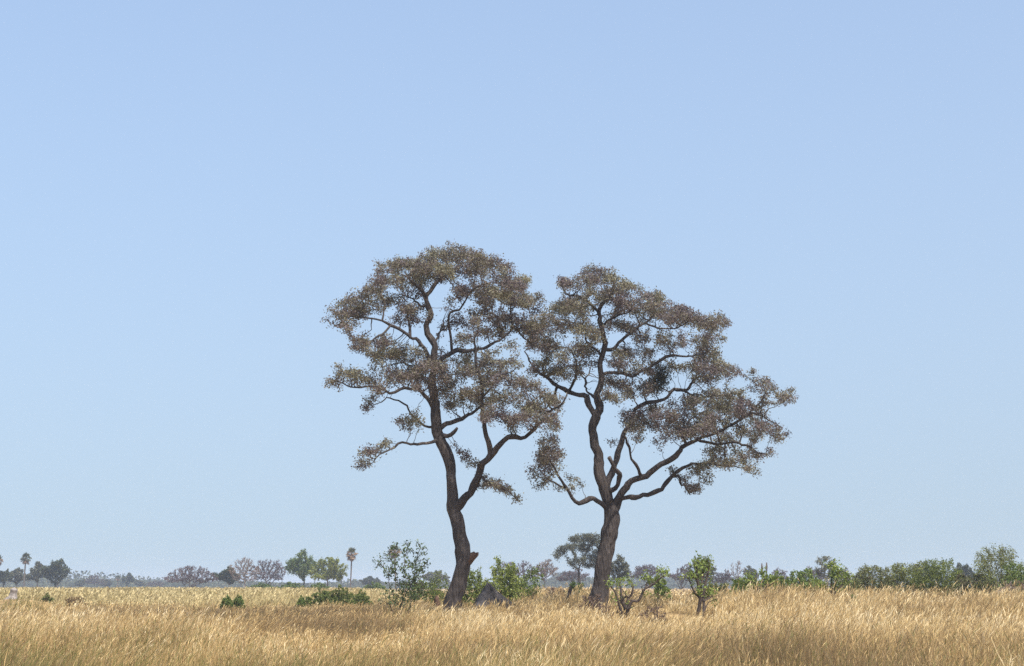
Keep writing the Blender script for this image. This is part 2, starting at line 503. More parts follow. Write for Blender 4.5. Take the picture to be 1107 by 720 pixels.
# ------------------------------------------------------------------ the two big trees
def hero(name, label, d, trunk, limbs, clumps, seed, dark=None, stub=None, extra_leaf=1.0):
    rg = np.random.default_rng(seed)
    mpp = d / F
    sk = Skel(); pix = []
    chains = []
    def add_chain(pts, y0, y1, par, ch):
        q = []
        L = np.concatenate([[0], np.cumsum(np.hypot(*np.diff(np.array(pts)[:, :2], axis=0).T))])
        for (px, py, r), l in zip(pts, L):
            f = l / max(L[-1], 1e-6)
            dy = y0 + (y1 - y0) * f
            p = P(px, py, d + dy)
            q.append([*p, r * mpp * 0.5, px, py])
        c = catmull(np.array(q), 0.22)
        sidx = np.arange(len(c)) * 0.22
        fade = np.minimum(1, np.minimum(sidx, sidx[::-1]) / 0.5)[:, None]
        amp = np.clip(0.10 - 0.25 * (c[:, 3:4] - 0.1), 0.03, 0.10)
        for ax in range(3):
            wob = vnoise(sidx / 0.62, np.full(len(c), ch * 7.3 + seed + ax * 31.7), 1.0, 41) - 0.5
            wob += 0.5 * (vnoise(sidx / 0.27, np.full(len(c), ch * 3.1 + seed + ax * 17.3), 1.0, 42) - 0.5)
            c[:, ax] += wob * (2.0 * amp * fade)[:, 0]
        if ch > 0: c[:, 3] *= np.linspace(0.92, 0.70, len(c))
        c[:, 3] *= 1 + 0.42 * (vnoise(sidx / 0.45, np.full(len(c), ch * 5.7 + seed), 1.0, 43) - 0.5) * fade[:, 0] * (1.0 if ch > 0 else 0.4)
        ids = []
        for k, row in enumerate(c):
            if par is not None and k == 0:
                ids.append(par); continue
            par_id = ids[-1] if ids else -1
            i = sk.add(row[:3], par_id, max(row[3], 0.02), ch); ids.append(i); pix.append(row[4:6])
        path = np.array([sk.pos[i] for i in ids]); rad = np.array([max(row[3], 0.02) for row in c])
        chains.append((path, rad))
    add_chain(trunk, 0, 0.0, None, 0)
    for k, (pts, y1) in enumerate(limbs):
        A = np.array(pix)
        j = int(np.argmin(np.hypot(A[:, 0] - pts[0][0], A[:, 1] - pts[0][1])))
        y0 = sk.pos[j][1] - d
        pts = [(A[j, 0], A[j, 1], pts[0][2])] + list(pts[1:])
        add_chain(pts, y0, y1, j, k + 1)
    nsk = len(sk.pos)
    A = np.array(pix); D = np.array([p[1] - d for p in sk.pos])
    base = np.array([sk.pos[0][0], d, 0.0])
    clumps = [tuple(c) for c in clumps]
    clumps += [(c[0] + rg.normal(0, 7.5), c[1] + rg.normal(0, 4.5), c[2] * rg.uniform(.6, .95), c[3] * rg.uniform(.6, .95)) for c in clumps if c[2] >= 9 and rg.random() < 0.95]
    att = []; ctint = []
    far = np.array([i for i in range(nsk)])
    for c in clumps:
        px, py = c[0], c[1]
        rx = c[2] if len(c) > 2 else 12.0; ry = c[3] if len(c) > 3 else rx * 0.66
        dens = c[4] if len(c) > 4 else 1.0
        w = np.exp(-((A[:, 0] - px) ** 2 + (A[:, 1] - py) ** 2) / (2 * 26.0 ** 2)) * (A[:, 1] < trunk[0][1] - 110) + 1e-9
        j = rg.choice(nsk, p=w / w.sum())
        dy = D[j] + rg.normal(0, 0.8)
        tc = rg.normal(0.47, 0.15)
        layers = [dy] if rg.random() > 0.35 * dens else [dy, dy + rg.choice([-1, 1]) * rg.uniform(1.0, 2.4)]
        for dyk in layers:
            n = int(max(12, 0.36 * rx * ry * dens))
            g = rg.normal(0, 1, (n, 3)); g /= np.linalg.norm(g, axis=1, keepdims=True)
            g *= rg.random((n, 1)) ** 0.4
            for q in g:
                att.append(P(px + q[0] * rx, py + q[1] * ry, d + dyk + q[2] * rx * mpp * 1.2)); ctint.append(tc)
    att = np.array(att); ctint = np.array(ctint)
    grow(sk, att, 0.175, 0.21, 1.5, 140, 0.40, 0.04, rg, start=min(nsk - 1, int(len(chains[0][0]) * 0.7)))
    rr, cnt = finish_radii(sk, 0.0135, 2.3)
    print('HERO', len(att), len(sk.pos), nsk)
    root = empty(name, base, label, 'tree')
    for k, (path, rad) in enumerate(chains):
        path = path.copy()
        if len(path) > 6:      # crooked, never a smooth pipe
            wob = np.stack([vnoise(np.arange(len(path)) * 0.33, np.full(len(path), k * 3.3 + a * 9 + seed), 1.0, 41) - 0.5 for a in range(3)], -1)
            fade = np.minimum(1, np.minimum(np.arange(len(path)), len(path) - 1 - np.arange(len(path))) / 3.0)[:, None]
            path += 0.0 * wob * fade
        V, Fq = tube(path, rad, 18 if k == 0 else 10, 0.34 if k == 0 else 0.28, seed + k, cap=True)
        a = Acc(); a.add(V, Fq)
        a.obj('trunk' if k == 0 else 'limb', M['bark'], root, True, base)
    tw = Acc(); twig_tubes(sk, rr, tw)
    tw.obj('twigs', M['twig'], root, True, base)
    # leaves in small sprays along the outer twigs
    pos = np.array(sk.pos)
    tips = np.array([i for i in range(nsk, len(pos)) if rr[i] < 0.038])
    # only where attractors asked for leaf
    dmin = np.empty(len(tips)); tn = np.empty(len(tips))
    for c in range(0, len(tips), 300):
        dd = np.linalg.norm(pos[tips[c:c + 300], None] - att[None], axis=2)
        jj = dd.argmin(1); dmin[c:c + 300] = dd[np.arange(len(jj)), jj]; tn[c:c + 300] = ctint[jj]
    ok = dmin < 0.42
    tips, tn = tips[ok], tn[ok]
    k = rg.poisson(17.5 * extra_leaf, len(tips))
    ctr = np.repeat(pos[tips], k, axis=0); tc = np.repeat(tn + rg.normal(0, 0.09, len(tips)), k)
    off = rg.normal(0, 1, ctr.shape) * np.array([0.12, 0.12, 0.095])
    ctr = ctr + off
    lf = Acc(); leaves(ctr, 0.108, 0.5, lf, tc, 0.16, 0.15, rg)
    lf.obj('crown', M['hero_leaf'], root, False, base); print('LEAVES', len(ctr), len(tips))
    if dark is not None:
        px, py, rx, ry, dy = dark
        n = 1500
        g = rg.normal(0, 1, (n, 3)); g /= np.linalg.norm(g, axis=1, keepdims=True); g *= rg.random((n, 1)) ** 0.45
        c = P(px, py, d + dy)
        lf = Acc(); leaves(c + g * np.array([rx, rx, ry]) * mpp * (1 + 0.25 * rg.normal(0, 1, (n, 1))), 0.13, 0.4, lf, 0.4, 0.2, 0, rg)
        lf.obj('dark_leaf_clump', M['mistletoe'], root, False, base)
    if stub is not None:
        pts, dy = stub
        q = catmull(np.array([[*P(a, b, d + dy * f), r * mpp * 0.5] for (a, b, r), f in zip(pts, (0.2, 0.6, 1.0))]), 0.08)
        V, Fq = tube(q[:, :3], q[:, 3], 10, 0.5, 77, cap=True)
        a = Acc(); a.add(V, Fq)
        # splintered end
        tip = q[-1, :3]; t = q[-1, :3] - q[-3, :3]; t /= np.linalg.norm(t)
        for s in range(6):
            o0 = tip + rg.normal(0, 0.07, 3); ln = rg.uniform(0.04, 0.16)
            V, Fq = tube(np.array([o0 - t * 0.1, o0 + t * ln * 0.5 + np.array([0, 0, 0.03]), o0 + t * ln + np.array([0, 0, 0.12 * rg.random()])]), [0.07, 0.05, 0.008], 4)
            a.add(V, Fq)
        a.obj('broken_stub', M['bark_red'], root, True, base)
    return root

T1_trunk = [(486, 674, 31), (488.5, 660, 24), (491, 645, 19.5), (497, 625, 17), (502, 607, 16.5), (500, 590, 15), (495.5, 570, 13.5), (491.5, 554, 13), (489.5, 540, 12),
            (488.3, 520, 10.5), (485, 500, 10.5), (479.5, 484, 11), (475, 470, 11), (471, 453, 10.5), (469, 436, 9.5), (468, 412, 8), (471.5, 386, 6.8), (469, 373, 6.5),
            (462, 361, 6.5), (461.7, 353, 6), (464.5, 346, 6), (463.6, 336, 5.5), (462.2, 322, 5), (468, 311, 4), (476, 303, 3.2), (481.7, 292, 2.4), (484, 280, 1.5)]
T1_limbs = [
    # right-hand fork and the long bough to the right
    ([(493, 552, 9), (500, 541, 9.5), (509.7, 533, 9.5), (517, 516, 9.5), (521, 501, 9), (531, 494, 8.5), (537, 484, 7.5), (544, 475, 7), (553, 471.4, 6.5), (562, 474, 5.5),
      (571, 469.6, 5), (582, 459, 4.2), (593, 446, 3.6), (607, 436, 3), (613, 426, 2)], -3.2),
    ([(531, 492, 7), (527.5, 478, 6.5), (523.5, 467, 6), (524, 455, 5.5), (521, 440, 5), (518, 408, 4.2), (515, 385, 4), (514, 372, 3), (517, 356, 2)], -2.4),
    ([(475, 474, 6), (466, 477, 4), (456, 479.5, 3.4), (448, 481.5, 3), (436, 480, 2.8), (423, 486.5, 2.6), (410, 490, 2.2), (404, 499, 1.4)], -2.0),
    ([(475, 472, 6), (483, 471, 5.5), (489, 467.5, 5), (494, 463, 4)], -0.8),
    ([(474, 464, 6), (480, 461.5, 5.5), (495, 453, 5), (513, 444, 4.2), (531, 434, 3.2), (546, 428, 2)], 2.6),
    ([(469.5, 396, 6), (475, 391, 6.2), (482, 387, 6), (490, 381.5, 6.2), (497, 378.5, 6), (509, 377.5, 5), (523, 375, 4.6), (534, 369, 4), (545, 361, 3.6), (552.5, 354, 3.3),
      (550.5, 339, 2.6), (552, 325, 2)], 1.6),
    ([(487.5, 382, 4), (487, 367, 3.6), (483.5, 347, 3.4), (486, 339, 3.2), (495.5, 336, 3), (504, 325, 2.8), (509.5, 317, 2.4), (520.5, 308, 2)], -1.8),
    ([(552.5, 354, 3), (562, 361, 2.6), (570.5, 369, 2.3), (577, 378, 1.8)], 3.0),
    ([(468.5, 402, 6), (462, 385, 5.2), (454, 369, 4.6), (443, 363.5, 4.2), (431.7, 357.5, 3.8), (422, 351, 3.5), (413.6, 344.5, 3.2), (398, 342, 2.8), (384, 344, 2.2), (374, 350, 1.5)], -1.6),
    ([(443, 363, 3.2), (444, 353, 2.8), (441, 342, 2.2), (438, 330, 1.6)], 0.8),
    ([(423, 352, 2.6), (416, 359, 2.4), (408, 362, 2.2), (403, 369, 1.8), (398, 376, 1.4)], -2.6),
    ([(416, 345, 2.4), (415, 330, 2), (411, 318, 1.4)], -0.4),
    ([(470, 445, 5), (462, 429, 4.4), (451, 419, 4), (444, 420, 3.7), (437, 418, 3.4), (423, 424, 3.2), (409, 418.5, 2.8), (395.5, 418.5, 2.5), (382, 418, 2.1), (366, 412, 1.5)], -2.4),
    ([(471, 462, 4), (458, 461, 3.4), (447, 450, 3), (438.6, 440, 2.6), (426, 433.5, 2.3), (418, 430.5, 2), (404, 438, 1.4)], 1.4),
    ([(455, 421, 2.6), (446, 404, 2.4), (438.6, 394.5, 2.2), (429, 393, 1.8), (418, 395, 1.4)], 2.4),
    ([(462.4, 325, 4), (455, 301, 3.2), (454, 291, 2.2)], 2.2),
    ([(462.5, 323, 4), (447, 305, 3), (436, 297, 2)], -1.2),
    ([(464, 338, 3), (450, 326, 2.4), (434, 318, 1.8)], 3.0),
    ([(519, 508, 3), (522, 519, 2.4), (534, 528, 2), (548, 531, 1.7), (557, 538, 1.2)], -1.8),
    ([(541, 364, 3), (538, 348, 2.4), (531, 333, 1.8), (534, 318, 1.3)], 3.6),
    ([(520, 430, 3), (534, 416, 2.4), (546, 404, 1.8), (558, 398, 1.3)], -3.4),
    ([(469, 374, 3), (478, 356, 2.4), (480, 344, 1.8)], 3.4),
]
T1_clumps = [(470, 274, 16, 9), (490, 274, 20, 11), (453, 283, 14, 8), (430, 286, 16, 9), (411, 285, 8, 5), (414, 293, 9, 5), (510, 280, 14, 9), (525, 284, 12, 8), (546, 288, 11, 7), (554, 292, 6, 5), (538, 299, 12, 8),
    (505, 295, 13, 8), (480, 290, 14, 8), (450, 299, 14, 8), (463, 287, 14, 9), (430, 303, 17, 8), (408, 305, 10, 7), (400, 314, 17, 8), (380, 325, 13, 7), (366, 338, 12, 7), (354, 347, 6, 4), (386, 337, 15, 7), (402, 332, 13, 7),
    (421, 324, 13, 8), (440, 333, 14, 8), (452, 316, 11, 7), (372, 352, 10, 5), (430, 345, 11, 6), (446, 346, 9, 6), (390, 369, 12, 6), (384, 377, 10, 5), (411, 374, 9, 6), (422, 379, 15, 7), (403, 384, 9, 5),
    (369, 404, 10, 6), (354, 413, 8, 4), (363, 415, 10, 5), (383, 402, 13, 7), (397, 408, 12, 7), (409, 393, 12, 6), (428, 382, 13, 7), (424, 405, 13, 7), (438, 408, 12, 7), (410, 420, 10, 5),
    (452, 402, 11, 7), (466, 398, 12, 7), (474, 394, 10, 6), (448, 388, 9, 6), (400, 433, 8, 5), (396, 440, 7, 4), (448, 452, 9, 6), (438, 464, 8, 4), (432, 455, 7, 4), (416, 478, 7, 4), (401, 487, 9, 5), (391, 497, 8, 5), (387, 507, 5, 4), (394, 491, 8, 4),
    (492, 417, 14, 8), (500, 404, 12, 7), (478, 410, 12, 8), (487, 437, 11, 7), (520, 408, 14, 8), (540, 409, 14, 8), (504, 428, 13, 8), (521, 434, 13, 8), (545, 429, 14, 9), (561, 430, 14, 9), (543, 449, 11, 7), (559, 452, 13, 8), (578, 440, 13, 8), (590, 453, 12, 7),
    (600, 462, 9, 6), (594, 431, 12, 7), (575, 462, 9, 5), (564, 416, 12, 8), (580, 422, 12, 8), (602, 446, 8, 6), (526, 455, 8, 5), (502, 494, 8, 7), (508, 503, 5, 4), (497, 488, 5, 4), (535, 523, 9, 5), (549, 530, 8, 4), (559, 540, 6, 3), (525, 517, 5, 4),
    (557, 309, 13, 8), (569, 320, 13, 8), (579, 331, 11, 8), (555, 327, 13, 8), (540, 318, 14, 8), (521, 309, 13, 8), (525, 326, 12, 8), (512, 338, 10, 6), (497, 350, 9, 7), (480, 352, 8, 6), (536, 341, 12, 8), (551, 345, 10, 7), (565, 348, 13, 8), (542, 362, 11, 6), (521, 358, 11, 7), (509, 349, 11, 7),
    (576, 349, 11, 8), (496, 312, 11, 7), (519, 293, 12, 8), (535, 319, 11, 7), (566, 304, 9, 6), (583, 320, 8, 6), (572, 358, 9, 7), (520, 399, 11, 7), (541, 394, 11, 7), (503, 400, 10, 7), (556, 393, 9, 6), (478, 424, 8, 6), (462, 412, 9, 6), (535, 384, 9, 6), (500, 366, 8, 6), (510, 385, 7, 5), (555, 372, 8, 6), (470, 303, 8, 6), (487, 301, 9, 6), (500, 318, 8, 6), (486, 322, 7, 5)]

T2_trunk = [(644, 676, 32), (645.5, 660, 23), (648, 640, 18.5), (651.5, 620, 17), (653.5, 605, 16), (657, 588, 16.5), (660.5, 570, 17.5), (661.5, 558, 17), (659.5, 545, 12), (656, 532.5, 11.5), (650.8, 521, 11),
            (646.8, 506, 10), (646, 491, 9.5), (642, 476, 9.5), (640.5, 461, 9), (645.5, 447, 9), (647.5, 438, 7.5), (645.5, 427, 7), (650.5, 410, 6.2), (649.8, 390, 5.8), (653, 372, 5.4), (650.5, 352, 4.8), (649, 340, 4.4),
            (651, 329, 3.8), (659, 320, 3), (664, 309, 2.2), (660, 299, 1.4)]
T2_limbs = [
    ([(643, 450, 7.5), (638.4, 438, 7), (634, 430, 7), (626, 427, 6), (614.6, 423.5, 5.4), (602, 419.5, 4.8), (591, 410, 4), (581, 401, 3.4), (574, 390, 2.6), (567, 380, 1.8)], 2.4),
    ([(616, 424, 4), (620, 414, 3.4), (624, 400, 2.8), (621, 388, 2.2), (614, 376, 1.6)], -2.2),
    ([(603, 420, 3.4), (596, 432, 2.8), (590, 443, 2), (583, 450, 1.3)], 3.4),
    ([(649, 338, 3.6), (640, 330, 3.2), (627, 322.5, 3), (614.6, 316, 2.4), (606, 308, 1.5)], -1.8),
    ([(651.5, 377, 5), (663.6, 378, 4.4), (673, 368, 4), (682, 358, 3.7), (691.6, 351, 3.5), (700, 347, 3.2), (707, 343, 2.8), (722, 336, 2.2), (737, 337, 1.5)], 1.8),
    ([(695, 350, 2.8), (712, 353, 2.4), (728, 354, 2), (746, 349, 1.7), (768, 345, 1.2)], -2.2),
    ([(650.5, 406, 4.5), (661, 402.5, 4.2), (672, 403, 3.8), (683, 406, 3.2), (695, 402, 3), (704, 398, 3.6), (711, 392, 4), (719.6, 385.5, 3.8), (728, 383, 3.2), (742, 386, 2.8), (754, 385, 2.2), (766, 380, 1.4)], -1.4),
    ([(657, 527, 7.5), (660, 516, 8), (666, 499, 7.6), (670, 482, 7), (674, 472, 6), (679, 464, 5.4), (684, 450, 5), (690, 441, 5.4), (699, 437, 5.6), (708, 435, 5.2), (719.6, 429.6, 4.8), (728, 422.6, 4.2), (742, 421, 3.8), (750, 412, 3.2), (756, 401, 2.4), (764, 392, 1.5)], 2.2),
    ([(730, 422, 3), (745, 424, 2.4), (758, 429, 1.9), (774, 427, 1.3)], -1.0),
    ([(661, 548, 8), (667, 540, 8), (672, 534, 9), (676, 527, 9), (682, 520, 8.5), (692.5, 515.6, 7.5), (711, 506, 7), (730, 493, 6.5), (737.5, 482, 5.8), (752.5, 476, 4.8), (763, 471, 4.2), (780, 465, 3.8), (797, 456, 3.4), (810, 446, 3), (823, 435, 2.4), (827, 425, 1.6)], -1.8),
    ([(753, 477, 3.6), (775, 478, 3.2), (805, 480, 2.7), (818, 488, 2), (828, 490, 1.2)], -3.6),
    ([(810, 447, 2.4), (824, 449, 2), (836, 458, 1.7), (846, 462, 1.2)], 1.0),
    ([(662, 556, 9), (667, 545, 8), (672, 539, 6.5), (681, 537.5, 6), (692.5, 536, 5.8), (713, 530.6, 5.6), (724, 519, 5.2), (734, 508.5, 4.6), (745, 504, 3.8), (760, 499.5, 3.3), (782.5, 502, 2.6), (803, 506, 1.6)], 1.6),
    ([(729, 514, 3.6), (733, 518, 3.2), (741, 528, 2.8), (746, 535, 1.6)], 3.2),
    ([(654, 553, 6.5), (649, 543, 5.5), (643, 538.5, 6), (636, 540.5, 7.5), (630, 543, 6.5), (619, 538, 4.8), (610, 525, 4), (604, 512, 3.4), (595, 500.6, 2.8), (590, 489, 1.8)], -2.6),
    ([(612, 528, 3), (604, 524, 2.4), (594, 518, 1.8), (586, 511, 1.3)], -1.0),
    ([(659, 533, 6), (666, 529, 6.5), (671, 521, 6.5), (669, 511, 5.2), (664, 505, 5), (660.5, 498, 5.5), (658.5, 494.5, 6)], -1.6),
    ([(692, 515, 4), (690.6, 508, 4), (684, 496, 3.6), (681, 482, 3.4), (676, 472, 2.8)], -3.0),
    ([(741, 480, 3), (738, 468, 2.6), (745, 455, 2.2), (760, 447, 1.6)], 3.4),
    ([(646, 436, 3.4), (636, 424, 3), (634, 408, 2.4), (640, 394, 1.6)], 3.8),
    ([(650, 350, 3), (668, 340, 2.4), (684, 334, 1.6)], -3.0),
    ([(651, 386, 3), (636, 372, 2.4), (630, 356, 1.8), (634, 342, 1.3)], -3.4),
    ([(594, 413, 2.6), (588, 400, 2.2), (592, 384, 1.8), (588, 368, 1.3)], 0.4),
]
T2_clumps = [(638, 292, 11, 6), (652, 293, 11, 6), (645, 303, 15, 8), (630, 303, 9, 6), (612, 307, 9, 5), (606, 303, 5, 3), (664, 301, 11, 7), (680, 308, 10, 6), (655, 315, 14, 8), (639, 317, 12, 7), (672, 318, 13, 8), (616, 329, 11, 7), (630, 333, 12, 8),
    (602, 333, 12, 8), (590, 346, 13, 9), (610, 352, 13, 9), (627, 358, 12, 8), (594, 372, 13, 9), (610, 385, 13, 9), (628, 378, 11, 8), (638, 391, 11, 7), (588, 390, 12, 8), (578, 370, 10, 8), (602, 402, 12, 7), (622, 402, 12, 7), (576, 402, 9, 6), (582, 356, 10, 7),
    (672, 332, 13, 8), (687, 331, 12, 8), (709, 322, 11, 6), (698, 322, 10, 7), (722, 328, 9, 6), (710, 335, 13, 8), (734, 336, 12, 7), (727, 346, 13, 8), (745, 344, 11, 7), (761, 347, 11, 7), (777, 342, 10, 5), (785, 350, 7, 5), (769, 355, 12, 6), (781, 366, 6, 4), (766, 364, 10, 5), (754, 364, 9, 5),
    (666, 347, 12, 8), (679, 354, 11, 7), (656, 357, 10, 7), (644, 362, 9, 7), (725, 373, 11, 6), (717, 367, 10, 6), (735, 371, 8, 5), (694, 366, 11, 6), (698, 382, 11, 7), (678, 383, 11, 7), (687, 396, 11, 7), (668, 392, 11, 7), (700, 401, 9, 6), (731, 397, 10, 5), (723, 391, 7, 4),
    (763, 378, 10, 6), (773, 385, 9, 6), (755, 388, 10, 6), (762, 398, 12, 7), (779, 396, 12, 7), (790, 402, 10, 7), (773, 407, 11, 7), (757, 408, 9, 6), (748, 396, 7, 4), (660, 410, 10, 7), (673, 416, 11, 7), (680, 428, 9, 6), (666, 431, 8, 6), (694, 420, 11, 7), (707, 421, 10, 6), (655, 425, 8, 6),
    (734, 440, 12, 7), (750, 437, 12, 7), (728, 450, 13, 8), (767, 432, 11, 6), (779, 427, 10, 6), (797, 424, 9, 5), (811, 420, 7, 5), (815, 406, 6, 4), (824, 411, 7, 5), (830, 418, 9, 5), (842, 423, 10, 5), (855, 432, 7, 5), (847, 431, 9, 5), (826, 434, 9, 6), (801, 437, 12, 7), (786, 441, 12, 7),
    (762, 449, 13, 8), (784, 452, 13, 8), (810, 452, 12, 7), (829, 460, 10, 5), (843, 463, 8, 5), (680, 449, 10, 7), (693, 450, 9, 6), (686, 462, 10, 7), (711, 449, 11, 7), (700, 459, 12, 7), (715, 476, 11, 6), (727, 463, 13, 8), (745, 466, 13, 8), (764, 463, 12, 8), (690, 474, 7, 5),
    (840, 474, 9, 5), (850, 470, 6, 4), (835, 488, 7, 4), (809, 506, 9, 4), (818, 511, 5, 3), (790, 500, 11, 5), (774, 494, 10, 5), (797, 490, 9, 4), (812, 487, 10, 4), (760, 506, 10, 5), (763, 520, 8, 6), (750, 529, 9, 4), (741, 515, 8, 5), (727, 506, 6, 4), (782, 470, 12, 7), (804, 468, 11, 6), (822, 470, 9, 5), (659, 478, 4, 3), (776, 483, 9, 4), (820, 443, 8, 5),
    (597, 484, 11, 7), (603, 492, 10, 7), (585, 501, 10, 7), (575, 507, 6, 5), (591, 516, 9, 6), (583, 525, 8, 5), (604, 530, 6, 5), (620, 525, 5, 6), (615, 516, 6, 5), (588, 492, 9, 6), (600, 506, 9, 6), (578, 516, 7, 5), (597, 474, 9, 5)]

hero('big_tree', 'tall grey-brown tree with a curved trunk and a broken stub low on its right side', 74.0, T1_trunk, T1_limbs, T1_clumps, 11,
     stub=([(505, 606, 11), (510, 602, 8), (513.5, 599.5, 6)], -0.2))
hero('big_tree', 'tall wide-crowned tree whose straight trunk splits into many boughs above a low left bough', 77.0, T2_trunk, T2_limbs, T2_clumps, 23,
     dark=(714, 407, 12, 15, 0.6))

# ------------------------------------------------------------------ smaller trees and bushes
def plant(name, label, cat, px, d, top, width, style, leaf, bark, group=None, seed=0, base_w=None, trunk_frac=0.35, nstem=1, n_att=150, dens=1.0,
          leaf_px=1.7, lobes=None, lean=0.0, k_leaf=12, spread=1.0, z0=None, tint=0.5, tip=0.0):
    """px, top, width in photo pixels at distance d. style: leafy | bare"""
    rg = np.random.default_rng(seed * 131 + int(px * 7) + int(d))
    mpp = d / F
    x = X_at(px, d); zb = float(gz(x, d)) if z0 is None else z0
    H = P(px, top, d)[2] - zb; W = width * mpp
    base = np.array([x, d, zb])
    sk = Skel()
    tr = trunk_frac * H
    r0 = np.clip(H * 0.022, 0.02, 0.3) / math.sqrt(nstem)
    step = max(H / 26.0, 0.05)
    chains = []
    for s in range(nstem):
        a = rg.uniform(0, 2 * np.pi); sp = (0.10 if nstem > 1 else 0.0) * W
        b0 = np.array([math.cos(a) * sp * 0.3, math.sin(a) * sp * 0.3, -0.05])
        b1 = np.array([math.cos(a) * sp * 1.5 + lean * tr + rg.normal(0, 0.04) * H, math.sin(a) * sp * 1.5, tr])
        mid = (b0 + b1) / 2 + rg.normal(0, 0.025, 3) * H * np.array([1, 1, 0.3])
        c = catmull(np.array([[*b0, r0 * 1.35], [*mid, r0], [*b1, r0 * 0.75]]), step)
        ids = []
        for row in c:
            ids.append(sk.add(row[:3], ids[-1] if ids else -1, row[3], 0))
        chains.append((c[:, :3], c[:, 3]))
    nsk = len(sk.pos)
    if isinstance(lobes, Dome): lobes = lobes.make(rg)
    if lobes is None:
        lobes = []
        nl = 5 if style == 'leafy' else 4
        for i in range(nl):
            lx = rg.uniform(-0.34, 0.34); lz = rg.uniform(0.42, 0.8)
            lobes.append((lx, lz, rg.uniform(0.16, 0.24), rg.uniform(0.14, 0.2)))
        lobes += [(0.0, 0.84, 0.2, 0.16), (-0.3, 0.55, 0.2, 0.16), (0.3, 0.55, 0.2, 0.16), (0, 0.6, 0.3, 0.22)]
    tot = sum(l[2] * l[3] for l in lobes)
    att = []
    for lx, lz, lr, lh in lobes:
        n = max(4, int(2.1 * n_att * lr * lh / tot))
        g = rg.normal(0, 1, (n, 3)); g /= np.linalg.norm(g, axis=1, keepdims=True); g *= rg.random((n, 1)) ** 0.42
        dep = rg.uniform(-0.28, 0.28) * W * math.sqrt(max(0.05, 1 - (lx / 0.55) ** 2))
        att.append(g * np.array([lr * W, lr * W, lh * H]) + np.array([lx * W, dep, lz * H]))
    att = np.concatenate(att)
    att = att[att[:, 2] > 0.06 * H]
    grow(sk, att, step, step * 1.15, 9 * H, 70, 0.3, 0.05, rg, start=max(0, 0))
    rr, cnt = finish_radii(sk, max(0.0045, tip, 0.16 * mpp if style == 'bare' else 0.09 * mpp), 2.1)
    root = empty(name, base, label, cat, group)
    a = Acc()
    for path, rad in chains:
        V, Fq = tube(path, rad, 7, 0.2, seed, cap=False); a.add(V, Fq)
    twig_tubes(sk, rr, a)
    a.obj('trunk' if cat in ('tree',) else 'stem', bark, root, True)
    pos = np.array(sk.pos)
    isT = np.array([i for i in range(nsk, len(pos)) if rr[i] < max(0.03, 0.45 * mpp)])
    if len(isT) == 0: isT = np.arange(nsk, len(pos))
    lf = Acc()
    if style == 'leafy':
        k = rg.poisson(1.35 * k_leaf * dens, len(isT))
        ctr = np.repeat(pos[isT], k, axis=0)
        tc = np.repeat(rg.normal(tint, 0.13, len(isT)), k)
        ctr = ctr + rg.normal(0, 1, ctr.shape) * step * 0.55 * spread
        ctr[:, 2] = np.maximum(ctr[:, 2], 0.03)
        leaves(ctr, leaf_px * mpp, 0.62, lf, tc, 0.15, 0.1, rg)
        lf.obj('crown' if cat == 'tree' else 'foliage', leaf, root)
    else:
        # sprays of fine bare twigs
        k = rg.poisson(5.0 * dens, len(isT))
        p0 = np.repeat(pos[isT], k, axis=0); n = len(p0)
        dirs = p0 - np.array([0, 0, tr]); dirs /= np.linalg.norm(dirs, axis=1, keepdims=True)
        dirs = dirs + rg.normal(0, 0.75, (n, 3)); dirs[:, 2] += 0.25
        dirs /= np.linalg.norm(dirs, axis=1, keepdims=True)
        L = step * rg.uniform(0.7, 1.9, n)[:, None]
        side = np.cross(dirs, rg.normal(0, 1, (n, 3))); side /= np.linalg.norm(side, axis=1, keepdims=True)
        w = 0.42 * mpp
        V = np.stack([p0 - side * w * 0.5, p0 + side * w * 0.5, p0 + dirs * L + side * w * 0.2, p0 + dirs * L - side * w * 0.2], 1).reshape(-1, 3)
        lf.add(V, np.arange(n * 4).reshape(-1, 4), np.repeat(np.clip(rg.normal(tint, 0.2, n), 0, 1), 4))
        lf.obj('twigs', leaf, root)
    return root

def tree(label, px, d, top, width, leaf='dark_leaf', bark='bark_grey', style='leafy', group='trees along the far edge of the plain', **kw):
    names = {'bare': 'bare_tree'}
    return plant(names.get(style, 'far_tree'), label, 'tree', px, d, top, width, style, M[leaf], M[bark], group, **kw)

